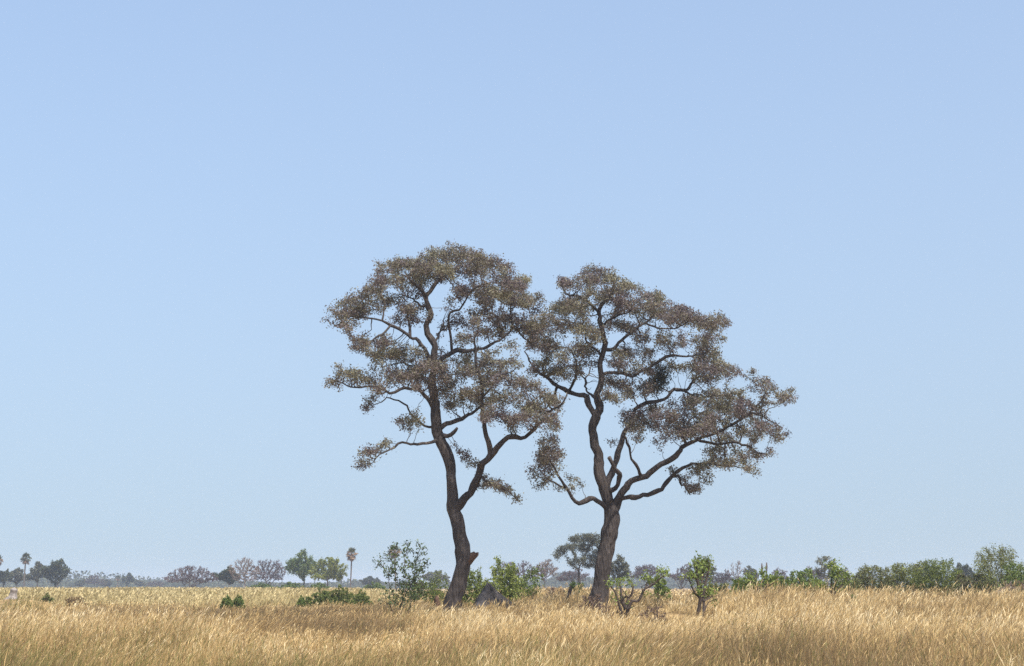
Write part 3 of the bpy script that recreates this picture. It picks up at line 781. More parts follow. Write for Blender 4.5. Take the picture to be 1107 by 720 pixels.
def palm(label, px, d, top, width, dry=0.35, head=0.26, seed=1, group='fan palms among the far trees'):
    rg = np.random.default_rng(seed)
    mpp = d / F; x = X_at(px, d)
    H = P(px, top, d)[2]; W = width * mpp
    base = np.array([x, d, 0.0])
    root = empty('fan_palm', base, label, 'palm tree', group)
    hz = H - W * 0.42
    t = np.linspace(0, 1, 9)
    path = np.stack([0.02 * H * np.sin(t * 2.4 + seed), 0.01 * H * np.cos(t * 2), t * hz - 0.05], -1)
    rad = 0.16 * np.interp(t, [0, .1, .5, .65, 1], [1.5, 1.05, 1.0, 1.15, 0.8]) * max(1.0, mpp / 0.24)
    V, Fq = tube(path, rad, 8, 0.1, seed); a = Acc(); a.add(V, Fq)
    a.obj('trunk', M['bark_grey'], root, True)
    top_p = path[-1]
    cr = Acc(); dr = Acc()
    for i in range(40):
        f = i / 39.0
        el = R(80 - 150 * f + rg.uniform(-10, 10)); az = i * 2.39996 + rg.uniform(-0.3, 0.3)
        di = np.array([math.cos(el) * math.cos(az), math.cos(el) * math.sin(az), math.sin(el)])
        pet = W * 0.27 * rg.uniform(0.7, 1.3); fan = W * rg.uniform(0.2, 0.28)
        c = top_p + di * pet
        side = np.cross(di, [0, 0, 1.0]); side /= max(np.linalg.norm(side), 1e-6)
        tgt = dr if f > 1 - dry else cr
        V, Fq = tube(np.array([top_p, top_p + di * pet * 0.6, c]), [0.02 + .05 * mpp] * 3, 3); tgt.add(V, Fq, np.full(len(V), 0.3))
        upv = np.cross(side, di)
        for b in range(9):
            an = R(-95 + 190 * b / 8)
            bd = di * math.cos(an) + side * math.sin(an) - np.array([0, 0, 0.25 + 0.3 * (f > 1 - dry)]) + upv * rg.normal(0, 0.1)
            bd /= np.linalg.norm(bd)
            sd = np.cross(bd, upv); sd /= max(np.linalg.norm(sd), 1e-6)
            w = fan * 0.13
            V = np.stack([c, c + bd * fan * 0.55 + sd * w, c + bd * fan * rg.uniform(0.85, 1.1) - np.array([0, 0, fan * 0.12]), c + bd * fan * 0.55 - sd * w])
            tgt.add(V, [[0, 1, 2, 3]], np.full(4, float(np.clip(rg.normal(0.5, 0.2), 0, 1))))
    cr.obj('crown', M['palm_leaf'], root)
    dr.obj('dead_fronds', M['palm_dry'], root)
    return root

class Dome:
    """uneven rounded crown: a new set of lobes for each tree"""
    def make(s, rg):
        out = [(rg.uniform(-.06, .06), 0.62, 0.30, 0.26)]
        for i in range(11):
            a = R(rg.uniform(-12, 192)); rr_ = rg.uniform(0.72, 1.0)
            out.append((0.36 * rr_ * math.cos(a), 0.52 + 0.36 * rr_ * math.sin(a) * rg.uniform(0.82, 1.05), rg.uniform(0.09, 0.16), rg.uniform(0.07, 0.12)))
        out.append((rg.uniform(-.15, .15), 0.9, 0.12, 0.09))
        return out
ROUND = Dome()
VASE = [(-0.36, 0.62, 0.14, 0.16), (0.36, 0.62, 0.14, 0.16), (-0.16, 0.76, 0.18, 0.18), (0.16, 0.78, 0.18, 0.18), (0, 0.55, 0.3, 0.2), (0, 0.86, 0.12, 0.12), (-0.27, 0.42, 0.16, 0.1), (0.27, 0.42, 0.16, 0.1)]

# far left group
palm('fan palm with a rusty head cut off by the left edge', -3, 520, 600, 13, 0.7, seed=3)
tree('low dark tree at the far left edge of the plain', 4, 525, 614, 18, lobes=ROUND, n_att=90, trunk_frac=0.25)
tree('greyish tree just left of the tall left palm', 18, 545, 612, 20, 'grey_leaf', lobes=ROUND, n_att=90, trunk_frac=0.25)
palm('slender fan palm with a dark green head standing before the dark far left trees', 26.5, 500, 597.5, 13.5, 0.25, seed=4)
tree('dark tree between the left palm and the largest dark round tree', 40, 520, 606.5, 25, 'grey_leaf', lobes=ROUND, n_att=130, trunk_frac=0.25)
tree('largest dark round-crowned tree in the far left group', 61, 510, 603, 36, 'dark_leaf', lobes=ROUND, n_att=240, trunk_frac=0.28)
tree('small hazy tree right of the dark far left group', 88, 880, 626, 15, lobes=ROUND, n_att=60, trunk_frac=.2, group='hazy trees far off on the left')
tree('hazy purplish bare tree far off on the left', 102, 860, 621.5, 22, 'purple', style='bare', lobes=VASE, n_att=120, trunk_frac=.25, group='hazy trees far off on the left')
tree('low hazy tree left of the tiny far palm', 115, 900, 626, 16, 'grey_leaf', lobes=ROUND, n_att=60, trunk_frac=.2, group='hazy trees far off on the left')
palm('tiny hazy palm far off on the left', 127, 860, 621.5, 7, 0.4, seed=5)
tree('hazy upright tree just right of the tiny far palm', 137.5, 850, 618, 15, 'dark_leaf', lobes=ROUND, n_att=80, trunk_frac=.2, group='hazy trees far off on the left')
tree('low hazy grey tree left of the spreading one', 151, 900, 627, 17, 'grey_leaf', lobes=ROUND, n_att=60, trunk_frac=.2, group='hazy trees far off on the left')
tree('low spreading hazy bare tree left of the wide purple tree', 168, 860, 627.5, 22, 'purple', style='bare', lobes=VASE, n_att=90, trunk_frac=.2, group='hazy trees far off on the left')
# middle left group
tree('wide purplish bare tree with several stems at the left of the middle group', 205, 420, 610.5, 54, 'purple', 'bark_grey', 'bare', nstem=3, lobes=VASE + [(-0.42, 0.5, 0.12, 0.1), (0.42, 0.5, 0.12, 0.1)], n_att=420, trunk_frac=.25)
tree('dark green tree left of the pale-trunked bare tree', 246, 450, 612, 34, 'dark_leaf', 'bark_pale', lobes=ROUND, n_att=180, trunk_frac=.38)
tree('tall bare tree with a pale trunk beside the dark green tree', 263, 405, 602, 34, 'brown_twig', 'bark_pale', 'bare', lobes=VASE, n_att=220, trunk_frac=.45)
tree('dense purplish bare tree right of the pale-trunked one', 290, 415, 603.5, 42, 'purple', 'bark_grey', 'bare', lobes=VASE, n_att=380, trunk_frac=.28)
tree('upright green round-crowned tree beside the lime green one', 326, 400, 593, 38, 'green_leaf', 'bark', lobes=ROUND, n_att=260, trunk_frac=.25, tint=.36)
tree('lime green spreading tree left of the middle palm', 354, 382, 600.5, 44, 'lime_leaf', 'bark_grey', lobes=VASE, n_att=180, trunk_frac=.38, dens=.8)
palm('tall slim fan palm with drooping dead fronds right of the lime green tree', 378.5, 425, 592.5, 15, 0.72, seed=6)
palm('fan palm with a brown head behind the open leafy sapling', 427, 390, 589, 17, 0.7, seed=8)
tree('small dark hazy tree right of the middle palm', 401, 700, 622, 26, lobes=ROUND, n_att=80, trunk_frac=.2)
tree('grey hazy tree seen just left of the curved trunk', 470, 600, 616, 36, 'grey_leaf', lobes=ROUND, n_att=120, trunk_frac=.2)
# behind and between the two trunks
tree('purplish bare tree topping the green bush between the trunks', 547, 430, 606, 32, 'purple', style='bare', lobes=VASE, n_att=260, trunk_frac=.25)
tree('dark bare tree between the purple and the brown bare trees', 566, 440, 605.5, 26, 'purple', style='bare', lobes=VASE, n_att=200, trunk_frac=.25)
tree('rounded brownish bare tree between the two trunks', 589, 400, 604, 38, 'brown_twig', style='bare', lobes=ROUND, n_att=380, trunk_frac=.22)
tree('low purple bare tree behind the flat-topped tree', 622, 430, 614, 46, 'purple', style='bare', lobes=ROUND, n_att=300, trunk_frac=.2)
tree('flat-topped open grey-green tree behind the straight trunk', 631, 250, 577.5, 66, 'grey_leaf', 'bark', lean=-0.06, trunk_frac=.42, n_att=380, dens=1.7, leaf_px=1.5, group=None,
     lobes=[(-0.36, 0.74, 0.12, 0.07), (-0.2, 0.8, 0.16, 0.06), (-0.1, 0.93, 0.17, 0.06), (0.1, 0.95, 0.18, 0.06), (0.24, 0.86, 0.16, 0.07), (0.33, 0.74, 0.15, 0.08), (0.05, 0.78, 0.14, 0.06), (-0.05, 0.6, 0.1, 0.06), (-0.17, 0.55, 0.1, 0.05), (0.2, 0.6, 0.13, 0.07), (0.12, 0.5, 0.12, 0.06), (-0.44, 0.66, 0.06, 0.04)])
tree('grey-green tree showing just right of the straight trunk', 670, 255, 597, 30, 'grey_leaf', 'bark', lobes=ROUND, n_att=170, trunk_frac=.25, dens=.8)
tree('dark purplish bare tree right of the straight trunk', 702, 430, 608.5, 46, 'purple', style='bare', lobes=ROUND, n_att=420, trunk_frac=.2, tint=.35)
tree('purple bare tree behind the tall green-tipped shrub', 737, 350, 610, 40, 'purple', style='bare', lobes=ROUND, n_att=320, trunk_frac=.2)
tree('taller grey-green tree poking up behind the green-tipped shrub', 758, 330, 600, 34, 'grey_leaf', 'bark_grey', lobes=VASE, n_att=130, trunk_frac=.3, dens=.6)
tree('dark low tree right of the grey-green tree behind the shrub', 782, 360, 615.5, 26, 'purple', style='bare', lobes=ROUND, n_att=240, trunk_frac=.2, tint=.3)
tree('thin pale bare tree with upright twigs', 797, 390, 605.5, 20, 'brown_twig', 'bark_grey', 'bare', lobes=VASE, n_att=90, trunk_frac=.35, dens=.5)
tree('grey hazy tree left of the two dead trunks', 812, 450, 611, 24, 'grey_leaf', lobes=ROUND, n_att=100, trunk_frac=.2)
tree('hazy bare tree right of the two dead trunks', 843, 450, 613, 26, 'purple', style='bare', lobes=ROUND, n_att=160, trunk_frac=.2)
tree('purple bare tree behind the bright leafy bush on the right', 880, 420, 612, 34, 'purple', style='bare', lobes=ROUND, n_att=260, trunk_frac=.2)
tree('pale sparse grey tree rising above the bushes on the right', 893, 250, 599.5, 27, 'grey_leaf', 'bark_pale', lobes=[(-0.25, 0.85, 0.16, 0.1), (0.28, 0.78, 0.16, 0.12), (0.05, 0.92, 0.16, 0.07), (-0.2, 0.6, 0.2, 0.12), (0.25, 0.55, 0.18, 0.12), (0, 0.7, 0.2, 0.1)], n_att=130, trunk_frac=.4, dens=.55, tint=.85)
tree('purple bare tree right of the pale sparse tree', 914, 420, 612.5, 26, 'purple', style='bare', lobes=ROUND, n_att=180, trunk_frac=.2)
tree('low blue hazy tree between the pale tree and the scrub', 928, 720, 620, 30, 'dark_leaf', lobes=ROUND, n_att=100, trunk_frac=.2)
tree('dark round tree behind the middle of the right scrub', 1000, 380, 606, 38, 'dark_leaf', lobes=ROUND, n_att=180, trunk_frac=.2)
tree('dark round tree between the scrub and the big right bush', 1043, 380, 607, 30, 'dark_leaf', lobes=ROUND, n_att=170, trunk_frac=.2)

# two dead trunks
for i, (px, top, lab) in enumerate([(824.5, 608.5, 'left one of two dead branchless trunks above the bushes'), (829.5, 607.5, 'right and slightly taller one of two dead branchless trunks')]):
    d = 300; H = P(px, top, d)[2]
    t = np.linspace(0, 1, 8)
    V, Fq = tube(np.stack([0.05 * np.sin(t * 5 + i), 0 * t, t * H - 0.1], -1), np.interp(t, [0, .75, .9, 1], [.13, .12, .26, .1]), 7, 0.3, i, cap=True)
    a = Acc(); a.add(V, Fq); o = a.obj('dead_trunk', M['twig'], None, True); o.location = (X_at(px, d), d, 0)
    tag(o, lab, 'dead tree', 'dead trunks above the bushes')

# ------------------------------------------------------------------ bushes
BUSH = [(0, 0.6, 0.36, 0.28), (-0.3, 0.45, 0.22, 0.25), (0.3, 0.45, 0.22, 0.25), (-0.15, 0.8, 0.2, 0.16), (0.18, 0.82, 0.18, 0.14), (-0.4, 0.28, 0.14, 0.2), (0.4, 0.28, 0.14, 0.2), (0, 0.3, 0.36, 0.2)]
def bush(label, px, d, top, width, leaf='bush_leaf', bark='twig', group=None, name='bush', **kw):
    kw.setdefault('trunk_frac', 0.22); kw.setdefault('nstem', 4); kw.setdefault('n_att', 200); kw.setdefault('lobes', BUSH)
    return plant(name, label, 'bush', px, d, top, width, kw.pop('style', 'leafy'), M[leaf], M[bark], group, **kw)

MOUNDY = [(0.05, 0.4, 0.3, 0.34), (-0.3, 0.26, 0.22, 0.24), (0.33, 0.24, 0.2, 0.22), (0.1, 0.74, 0.13, 0.15), (-0.14, 0.66, 0.13, 0.14), (0.27, 0.56, 0.1, 0.13), (-0.46, 0.2, 0.12, 0.14), (0.47, 0.16, 0.1, 0.12), (-0.02, 0.9, 0.07, 0.08), (-0.3, 0.52, 0.08, 0.1)]
g1 = 'low green bushes before the far trees'
for px, d, top, w, lab, lf_ in [
    (282, 340, 629.5, 44, 'long low green bush under the dense purplish bare tree', 'green_leaf'), (314, 330, 628.5, 44, 'low green bush under the upright green tree', 'green_leaf'),
    (344, 320, 629, 34, 'low green bush behind the rounded front bushes', 'green_leaf'),
    (404, 300, 628.5, 34, 'low green bush between the middle palm and the sapling', 'green_leaf'),
    (347, 114, 634.5, 44, 'rounded olive green bush, leftmost of the three before the lime tree', 'bush_leaf'), (369, 115, 631, 38, 'rounded olive green bush in the middle of the three before the lime tree', 'bush_leaf'),
    (390, 113, 636, 27, 'smallest rounded bush, rightmost of the three before the lime tree', 'bush_leaf'),
    (246, 113, 642.5, 15, 'small green bush alone in the pale reeds, left of a twin', 'green_leaf'), (258, 113.5, 642, 15, 'small green bush alone in the pale reeds, right of a twin', 'green_leaf'),
    (51, 113, 640, 18, 'small grey-green bush at the foot of the far left reeds', 'scrub_leaf'), (326, 113, 643, 12, 'tiny green bush left of the three rounded bushes', 'green_leaf')]:
    bush(lab, px, d, top, w, lf_, group=g1, n_att=420, tint=.34 if lf_ == 'bush_leaf' else .5, k_leaf=5, leaf_px=1.35, spread=1.0, lobes=MOUNDY)
bush('low rusty brown bush at the foot of the far left reeds', 82, 116, 644, 27, 'rust_leaf', style='bare', n_att=110, nstem=7)
# round the curved trunk
bush('ragged green bush just left of the curved trunk', 460, 100, 623, 40, 'bush_leaf', tint=.3, n_att=200, k_leaf=4)
bush('thin green bush touching the curved trunk on its left', 476, 92, 612, 24, 'bush_leaf', tint=.4, n_att=110, k_leaf=4)
bush('yellow-green bush right behind the curved trunk', 511, 96, 611, 34, 'bush_leaf', tint=.55, n_att=230, k_leaf=6, leaf_px=2.2)
bush('large yellow-green leafy bush behind the grey termite mound', 545, 98, 604, 48, 'bush_leaf', tint=.68, n_att=330, k_leaf=6, leaf_px=2.4,
     lobes=BUSH + [(-0.18, 1.02, 0.07, 0.05), (-0.1, 0.97, 0.07, 0.05)])
bush('slim leafy sapling standing between the two trunks', 577, 92, 607, 24, 'green_leaf', 'twig', name='sapling', nstem=1, trunk_frac=.42, n_att=70, k_leaf=5, leaf_px=2.2, lobes=VASE, tint=.5)
bush('scruffy green bush left of the slim sapling', 562, 100, 618, 30, 'bush_leaf', tint=.35, n_att=140, k_leaf=5)
bush('dark green low bush left of the straight trunk', 622, 108, 627, 28, 'sap_leaf', n_att=140, tint=.55)
bush('dry brown bush at the foot of the straight trunk', 640, 74, 640, 30, 'brown_twig', style='bare', n_att=200)
bush('dry tall brown bush between the sapling and the straight trunk', 600, 90, 632, 34, 'brown_twig', style='bare', n_att=160, tint=.8)
bush('small green bush behind the leaning green-tipped shrub', 714, 100, 619, 22, 'fresh_leaf', n_att=80, k_leaf=5, leaf_px=2.6, nstem=2)
bush('dry grey twiggy bush on the low earth mound', 706, 58.5, 653, 30, 'brown_twig', style='bare', n_att=170, tint=.4, nstem=6)
bush('low brown twiggy bush left of the leaning green-tipped shrub', 652, 60, 652, 28, 'brown_twig', style='bare', n_att=170, tint=.5, nstem=6)
# right scrub
bush('bright green leafy bush left of the pale sparse tree', 868, 104, 611, 40, 'green_leaf', tint=.65, n_att=230, k_leaf=6, leaf_px=2.4)
bush('low fresh green bush left of the bright leafy one', 848, 100, 620, 26, 'fresh_leaf', tint=.4, n_att=110, k_leaf=5, leaf_px=2.4)
bush('ragged olive bush at the left end of the right scrub', 944, 108, 607, 50, 'scrub_leaf', tint=.4, n_att=360, k_leaf=7, lobes=VASE + BUSH)
bush('dense olive green bush in the middle of the right scrub', 979, 112, 604, 60, 'scrub_leaf', tint=.62, n_att=520, k_leaf=7)
bush('green leafy bush at the right end of the right scrub', 1014, 108, 601, 56, 'bush_leaf', tint=.4, n_att=460, k_leaf=7, lobes=VASE + BUSH)
bush('low brownish bush between the scrub and the tall right bush', 1049, 100, 617, 50, 'scrub_leaf', tint=.25, n_att=320, k_leaf=7)
bush('tall grey-green airy bush near the right edge', 1083, 100, 586, 66, 'scrub_leaf', tint=.5, n_att=560, k_leaf=8, lobes=VASE + BUSH)
bush('bright green bush cut off by the right edge', 1104, 97, 603, 46, 'green_leaf', tint=.55, n_att=340, k_leaf=8)
bush('low olive bush filling the gap right of the pale sparse tree', 917, 106, 621, 40, 'scrub_leaf', tint=.5, n_att=240, k_leaf=6)
bush('low green bush behind the thin-stemmed spreading shrub', 806, 118, 624, 44, 'green_leaf', tint=.45, n_att=240, k_leaf=6)
bush('low olive bush behind the upright green-tipped shrub', 776, 120, 628, 40, 'scrub_leaf', tint=.5, n_att=220, k_leaf=6)
bush('low green bush between the dead trunks and the bright leafy bush', 838, 120, 622, 40, 'bush_leaf', tint=.4, n_att=240, k_leaf=6)
bush('straw brown bush under the tall right bush', 1095, 92, 626, 34, 'brown_twig', style='bare', n_att=170, tint=.8)

# the open sapling left of the curved trunk
plant('sapling', 'open leafy sapling with fanned branches left of the curved trunk', 'bush', 433, 71, 583, 68, 'leafy', M['sap_leaf'], M['twig'], None, seed=5, trunk_frac=.16, nstem=4, n_att=260, dens=1, tip=0.014,
      leaf_px=2.5, k_leaf=4.2, spread=1.0, tint=.5,
      lobes=[(-0.42, 0.66, 0.05, 0.05), (-0.33, 0.72, 0.1, 0.1), (-0.2, 0.8, 0.12, 0.1), (-0.05, 0.88, 0.13, 0.08), (0.12, 0.9, 0.12, 0.09), (0.27, 0.93, 0.08, 0.07), (0.36, 0.85, 0.09, 0.08), (0.4, 0.7, 0.08, 0.1), (0.25, 0.68, 0.14, 0.13), (0.05, 0.66, 0.18, 0.12), (-0.15, 0.62, 0.14, 0.1),
             (0.2, 0.45, 0.2, 0.13), (0.0, 0.45, 0.16, 0.1), (-0.2, 0.32, 0.1, 0.05), (0.3, 0.35, 0.12, 0.08), (-0.3, 0.28, 0.08, 0.04), (0.15, 0.33, 0.2, 0.13), (-0.05, 0.3, 0.16, 0.12), (0.2, 0.52, 0.2, 0.12)])

# ------------------------------------------------------------------ green-tipped resprouting shrubs
def resprout(label, d, stems, seed, leaf='fresh_leaf', leaf_px=2.7, per=48, clump=6.0):
    """stems: list of (points (px,py,width px), depth at end, leaf amount)"""
    rg = np.random.default_rng(seed)
    mpp = d / F
    p0 = stems[0][0][0]
    x = X_at(p0[0], d); base = np.array([x, d, float(gz(x, d))])
    root = empty('shrub', base, label, 'bush', 'green-tipped shrubs in the tall grass')
    lf = Acc(); st = Acc()
    for pts, y1, amt in stems:
        n = len(pts)
        q = np.array([[*P(a, b, d + y1 * i / max(1, n - 1)), w * mpp * 0.31] for i, (a, b, w) in enumerate(pts)])
        c = catmull(q, 0.07)
        V, Fq = tube(c[:, :3], c[:, 3], 8, 0.45, seed + n, cap=True); st.add(V, Fq)
        for s in range(4):      # thin bare side shoots
            k = rg.integers(2, max(3, int(len(c) * 0.75))); o0 = c[k, :3]
            di = rg.normal(0, 1, 3) * np.array([1, 1, .4]) + np.array([0, 0, 0.9]); di /= np.linalg.norm(di); ln = rg.uniform(0.3, 0.8)
            pp = np.array([o0, o0 + di * ln * 0.5 + rg.normal(0, .04, 3), o0 + di * ln + rg.normal(0, .05, 3)])
            V, Fq = tube(pp, [c[k, 3] * 0.5, c[k, 3] * 0.35, 0.008], 5); st.add(V, Fq)
        # side sprigs and leaf tufts
        tip = c[-1, :3]
        for s in range(int(8 * amt)):
            k = rg.integers(int(len(c) * 0.45), len(c)) if s > 3 else len(c) - 1
            o0 = c[k, :3]; di = rg.normal(0, 1, 3) * np.array([1, 1, .8]) + np.array([0, 0, 0.75]); di /= np.linalg.norm(di)
            ln = clump * mpp * rg.uniform(0.5, 1.3)
            e = o0 + di * ln
            V, Fq = tube(np.array([o0, (o0 + e) / 2 + rg.normal(0, .02, 3), e]), [0.012, 0.009, 0.006], 4); st.add(V, Fq)
            ctr = e + rg.normal(0, 1, (int(per * 0.38), 3)) * clump * mpp * 0.38
            leaves(ctr, leaf_px * mpp, 0.62, lf, rg.normal(0.5, 0.14), 0.2, 0, rg)
    st.obj('stem', M['twig'], root, True, base)
    lf.obj('foliage', M[leaf], root, False, base)
    return root

resprout('gnarled shrub with a long branch leaning right and green leaf tufts, nearest of its kind', 62, [
    ([(672, 674, 7), (672, 664, 5.5), (668, 650, 4), (665, 640, 3.2), (660, 634, 2.2)], -0.4, 0.7),
    ([(675, 673, 8), (676, 660, 6), (672, 648, 5), (671, 637, 4), (670, 631, 2.6)], 0.3, 0.9),
    ([(675, 670, 6), (680, 656, 5.2), (684, 650, 4.6), (690, 650, 4.2), (694, 643, 4), (697, 637, 3.6), (706, 632, 3), (713, 626, 2.4), (722, 619, 1.6)], -0.2, 1.3),
    ([(697, 637, 3), (699, 631, 2.4), (701, 627, 1.8)], 0.4, 0.9),
    ([(676, 658, 4), (679, 648, 3.4), (684, 640, 3), (683, 632, 2.6), (681, 628, 2)], 0.5, 0.3),
    ([(671, 652, 3.4), (676, 645, 3), (681, 645, 2.4), (685, 634, 2)], -0.5, 0.25)], 3, clump=6.5)
resprout('upright shrub with thick bare stems and bright green top right of the earth mound', 64, [
    ([(754, 668, 6), (756, 655, 5.5), (757, 646, 5.5), (755, 632, 4.5), (753, 618, 3), (754, 609, 1.6)], -0.3, 2.2),
    ([(760, 668, 5), (761, 655, 4.6), (760, 645, 4.6), (763, 630, 3.6), (766, 617, 2.6), (767, 609, 1.5)], 0.3, 2.2),
    ([(757, 647, 3.6), (751, 641, 3), (747, 632, 2.4), (744, 624, 1.6)], -0.4, 1.0),
    ([(761, 650, 3), (766, 647, 2.4), (770, 644, 1.8)], 0.4, 0.9),
    ([(758, 635, 3), (760, 622, 2.4), (759, 612, 1.6)], 0.6, 1.7)], 4, clump=6.0)
resprout('thin-stemmed spreading green shrub left of the bright leafy bush', 78, [
    ([(824, 662, 4.2), (823, 648, 3.6), (820, 638, 3), (815, 631, 2.2), (808, 626, 1.6)], -0.4, 2.0),
    ([(824, 655, 3), (826, 642, 2.6), (828, 632, 2), (826, 624, 1.4)], 0.4, 2.0),
    ([(820, 640, 2.4), (812, 633, 1.9), (804, 631, 1.5), (797, 632, 1)], 0.5, 1.8),
    ([(827, 637, 2), (834, 630, 1.6), (839, 624, 1.2)], 0.2, 1.7)], 5, clump=6.0)
resprout('shrub with a reddish stem and green arms below the pale sparse tree', 76, [
    ([(901, 664, 4.6), (901, 650, 4.2), (902, 640, 4), (904, 628, 3), (907, 618, 2)], -0.3, 2.0),
    ([(901, 648, 3.6), (899, 636, 3.2), (899, 625, 2.4), (900, 613, 1.6)], 0.4, 2.0),
    ([(902, 642, 3), (909, 634, 2.4), (914, 626, 1.6)], 0.2, 1.5),
    ([(899, 640, 2.4), (892, 636, 2), (884, 633, 1.4)], -0.4, 1.8)], 6, clump=6.0)
resprout('small dark sprout with a single leaf tuft in the tall grass on the right', 64, [
    ([(928, 668, 2.6), (925, 658, 2.4), (922, 647, 1.8)], -0.1, 1.0)], 7, 'green_leaf', 3.2, 24, 3.0)

# ------------------------------------------------------------------ mounds, stumps, logs
def lump(name, label, cat, loc, prof, seed, mat, rough=0.35, sides=28, lean=(0, 0), group=None):
    t = np.linspace(0, 1, 22)
    z = np.interp(t, np.linspace(0, 1, len(prof)), [p[1] for p in prof]); r = np.interp(t, np.linspace(0, 1, len(prof)), [p[0] for p in prof])
    path = np.stack([lean[0] * z, lean[1] * z, z], -1)
    V, Fq = tube(path, r, sides, rough, seed, cap=True)
    k_ = 0.5 * float(np.mean(r))
    for sc_, am_ in ((0.34, 0.30), (0.15, 0.16)):     # eroded, lumpy surface
        for ax in range(3):
            V[:, ax] += am_ * k_ * (vnoise(V[:, 0] + V[:, 2] * 0.7 + ax * 9, V[:, 1] * 1.1 + V[:, 2] * 0.9 + seed, sc_, 60 + ax) - 0.5)
    a = Acc(); a.add(V, Fq)
    o = a.obj(name, mat, None, True); o.location = [float(c) for c in loc]
    tag(o, label, cat, group)
    return o
dm = 82.0; xm = X_at(530, dm)
lump('termite_mound', 'grey cone-shaped termite mound right of the curved trunk', 'mound', (xm, dm, float(gz(xm, dm)) - 0.35),
     [(2.5, 0), (2.1, 0.3), (1.5, 0.58), (0.98, 0.86), (0.72, 1.15), (0.55, 1.4), (0.40, 1.65), (0.27, 1.9), (0.16, 2.05), (0.07, 2.16)], 5, M['earth'], 0.75, 44, lean=(-0.05, 0))
ds_ = 101.0; xs_ = X_at(14, ds_)
o = lump('grey_stump', 'pale grey weathered stump on the small green mound at far left', 'stump', (xs_, ds_, float(gz(xs_, ds_)) - 0.12),
     [(0.42, 0), (0.33, 0.14), (0.22, 0.3), (0.17, 0.52), (0.2, 0.72), (0.08, 0.82)], 9, M['bark_pale'], 0.7, 14, lean=(0.12, 0))
dk = 71.5; xk = X_at(476, dk)
lump('tree_stump', 'thin dark broken stump at the left foot of the curved trunk', 'stump', (xk, dk, float(gz(xk, dk)) - 0.1),
     [(0.17, 0), (0.14, 0.5), (0.13, 0.9), (0.11, 1.2), (0.03, 1.38)], 12, M['bark_red'], 0.6, 10, lean=(-0.12, 0.02))
lump('tree_stump', 'crooked dark stump in the grass left of the straight trunk', 'stump', (X_at(612, 84), 84, 0.0),
     [(0.14, 0), (0.12, 0.5), (0.12, 1.0), (0.1, 1.4), (0.03, 1.75)], 13, M['twig'], 0.6, 10, lean=(0.14, 0.0))
q = catmull(np.array([[*P(1072, 645, 93), .16], [*P(1081, 640, 93.4), .17], [*P(1090, 636.5, 94), .14], [*P(1098, 637, 94.5), .1]]), 0.12)
V, Fq = tube(q[:, :3], q[:, 3], 10, 0.4, 3, cap=True); a = Acc(); a.add(V, Fq)
b = q[len(q) // 2, :3]
V, Fq = tube(np.array([b, b + [0.3, -.1, .25], b + [0.45, -.1, .55]]), [0.09, 0.07, 0.03], 6, 0.3, 4, cap=True); a.add(V, Fq)
o = a.obj('fallen_log', M['bark_grey'], None, True, (q[0, 0], q[0, 1], 0)); o.location = (q[0, 0], q[0, 1], 0)
tag(o, 'pale fallen branch lying under the tall right bush', 'log')

# ------------------------------------------------------------------ far-off woodland: one mass along the horizon
def woodland():
    rg = np.random.default_rng(99)
    a = Acc()
    n = 60000
    ang = rg.uniform(-0.42, 0.42, n)
    d = rg.uniform(1050, 1500, n)
    x = ang * d
    hgt = 3.0 + 8.0 * vnoise(x, d * 0.05, 22.0, 51) ** 1.5 * vnoise(x + 500, d * 0.05, 90.0, 52) * 1.8
    z = hgt * rg.random(n) ** 0.75
    leaves(np.stack([x, d, z], -1), 2.3, 0.75, a, 0.4 + 0.4 * (vnoise(x, d, 30.0, 53) - 0.5), 0.2, 0, rg)
    o = a.obj('far_woodland', M['dark_leaf'])
    o['kind'] = 'stuff'; o['label'] = 'hazy blue line of far-off woodland along the horizon'; o['category'] = 'woodland'
woodland()

# ------------------------------------------------------------------ haze
def haze():
    m, nt, N, L = new_mat('haze_air')
    v = N('ShaderNodeVolumePrincipled')
    v.inputs['Color'].default_value = (0.60, 0.72, 0.92, 1)
    v.inputs['Density'].default_value = 0.0003
    v.inputs['Anisotropy'].default_value = 0.1
    o = N('ShaderNodeOutputMaterial'); L(v.outputs[0], o.inputs['Volume'])
    for pn, pv in (('homogeneous_volume', True), ('volume_sampling', 'DISTANCE')):
        try: setattr(m.cycles, pn, pv)
        except Exception: pass
    x, y0, y1, z0, z1 = 5100, -4100, 5100, -1.5, 21.0
    Vv = [(-x, y0, z0), (x, y0, z0), (x, y1, z0), (-x, y1, z0), (-x, y0, z1), (x, y0, z1), (x, y1, z1), (-x, y1, z1)]
    Ff = [(0, 3, 2, 1), (4, 5, 6, 7), (0, 1, 5, 4), (1, 2, 6, 5), (2, 3, 7, 6), (3, 0, 4, 7)]
    ob = mesh_obj('haze', Vv, Ff, 4, m)
    ob['kind'] = 'stuff'; ob['label'] = 'thin blue dry-season haze over the plain'; ob['category'] = 'haze'
haze()

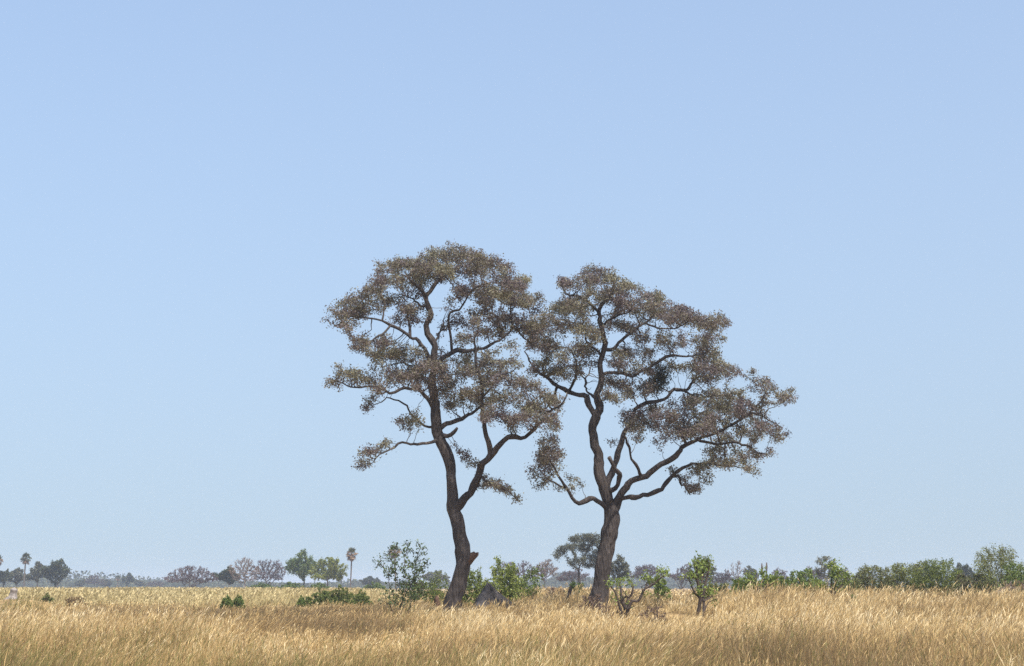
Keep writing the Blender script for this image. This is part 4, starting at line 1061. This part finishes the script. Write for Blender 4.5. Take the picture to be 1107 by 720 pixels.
# ------------------------------------------------------------------ light, sky, camera
SUN_EL, SUN_AZ = 61.0, 148.0     # azimuth clockwise from +Y (the view direction): sun behind the camera's right shoulder
w = bpy.data.worlds.new('World'); SC.world = w; w.use_nodes = True
nt = w.node_tree; nt.nodes.clear()
sky = nt.nodes.new('ShaderNodeTexSky'); sky.sky_type = 'NISHITA'; sky.sun_disc = False
sky.sun_elevation = R(SUN_EL); sky.sun_rotation = R(SUN_AZ)
sky.altitude = 950; sky.air_density = 1.0; sky.dust_density = 10.0; sky.ozone_density = 1.2
tcw = nt.nodes.new('ShaderNodeTexCoord')
va = nt.nodes.new('ShaderNodeVectorMath'); va.operation = 'MULTIPLY_ADD'     # an even, dust-whitened dome: the steep horizon ramp is softened
va.inputs[1].default_value = (1, 1, 0.42); va.inputs[2].default_value = (0, 0, 0.105)
vb = nt.nodes.new('ShaderNodeVectorMath'); vb.operation = 'NORMALIZE'
nt.links.new(tcw.outputs['Generated'], va.inputs[0]); nt.links.new(va.outputs[0], vb.inputs[0]); nt.links.new(vb.outputs[0], sky.inputs[0])
bg = nt.nodes.new('ShaderNodeBackground'); bg.inputs[1].default_value = 0.138
dust = nt.nodes.new('ShaderNodeVectorMath'); dust.operation = 'MULTIPLY'; dust.inputs[1].default_value = (1.025, 1.012, 0.985)   # smoky dry-season air
nt.links.new(sky.outputs[0], dust.inputs[0]); nt.links.new(dust.outputs[0], bg.inputs[0])
ow = nt.nodes.new('ShaderNodeOutputWorld'); nt.links.new(bg.outputs[0], ow.inputs[0])

L_ = bpy.data.lights.new('sun', 'SUN'); L_.energy = 3.2; L_.angle = R(0.53); L_.color = (1.0, 0.95, 0.87)
so = bpy.data.objects.new('sun', L_); COL.objects.link(so)
so.rotation_euler = (R(90 - SUN_EL), 0, -R(SUN_AZ) + math.pi)
so.location = (30, -30, 60)

cam = bpy.data.cameras.new('camera'); cam.sensor_width = 36.0; cam.lens = 36.0 * F / 1107.0
cam.clip_start = 0.1; cam.clip_end = 20000
co = bpy.data.objects.new('camera', cam); COL.objects.link(co)
co.location = (0, 0, EYE); co.rotation_euler = (R(90) + TH, 0, 0)
SC.camera = co

SC.view_settings.view_transform = 'Standard'; SC.view_settings.look = 'None'
SC.view_settings.exposure = 0.9; SC.view_settings.gamma = 1.0
SC.cycles.max_bounces = 6; SC.cycles.diffuse_bounces = 3; SC.cycles.transmission_bounces = 4; SC.cycles.volume_bounces = 1
SC.cycles.transparent_max_bounces = 8
SC.cycles.use_adaptive_sampling = False
SC.cycles.use_denoising = False     # keep the fine grain of grass and leaves
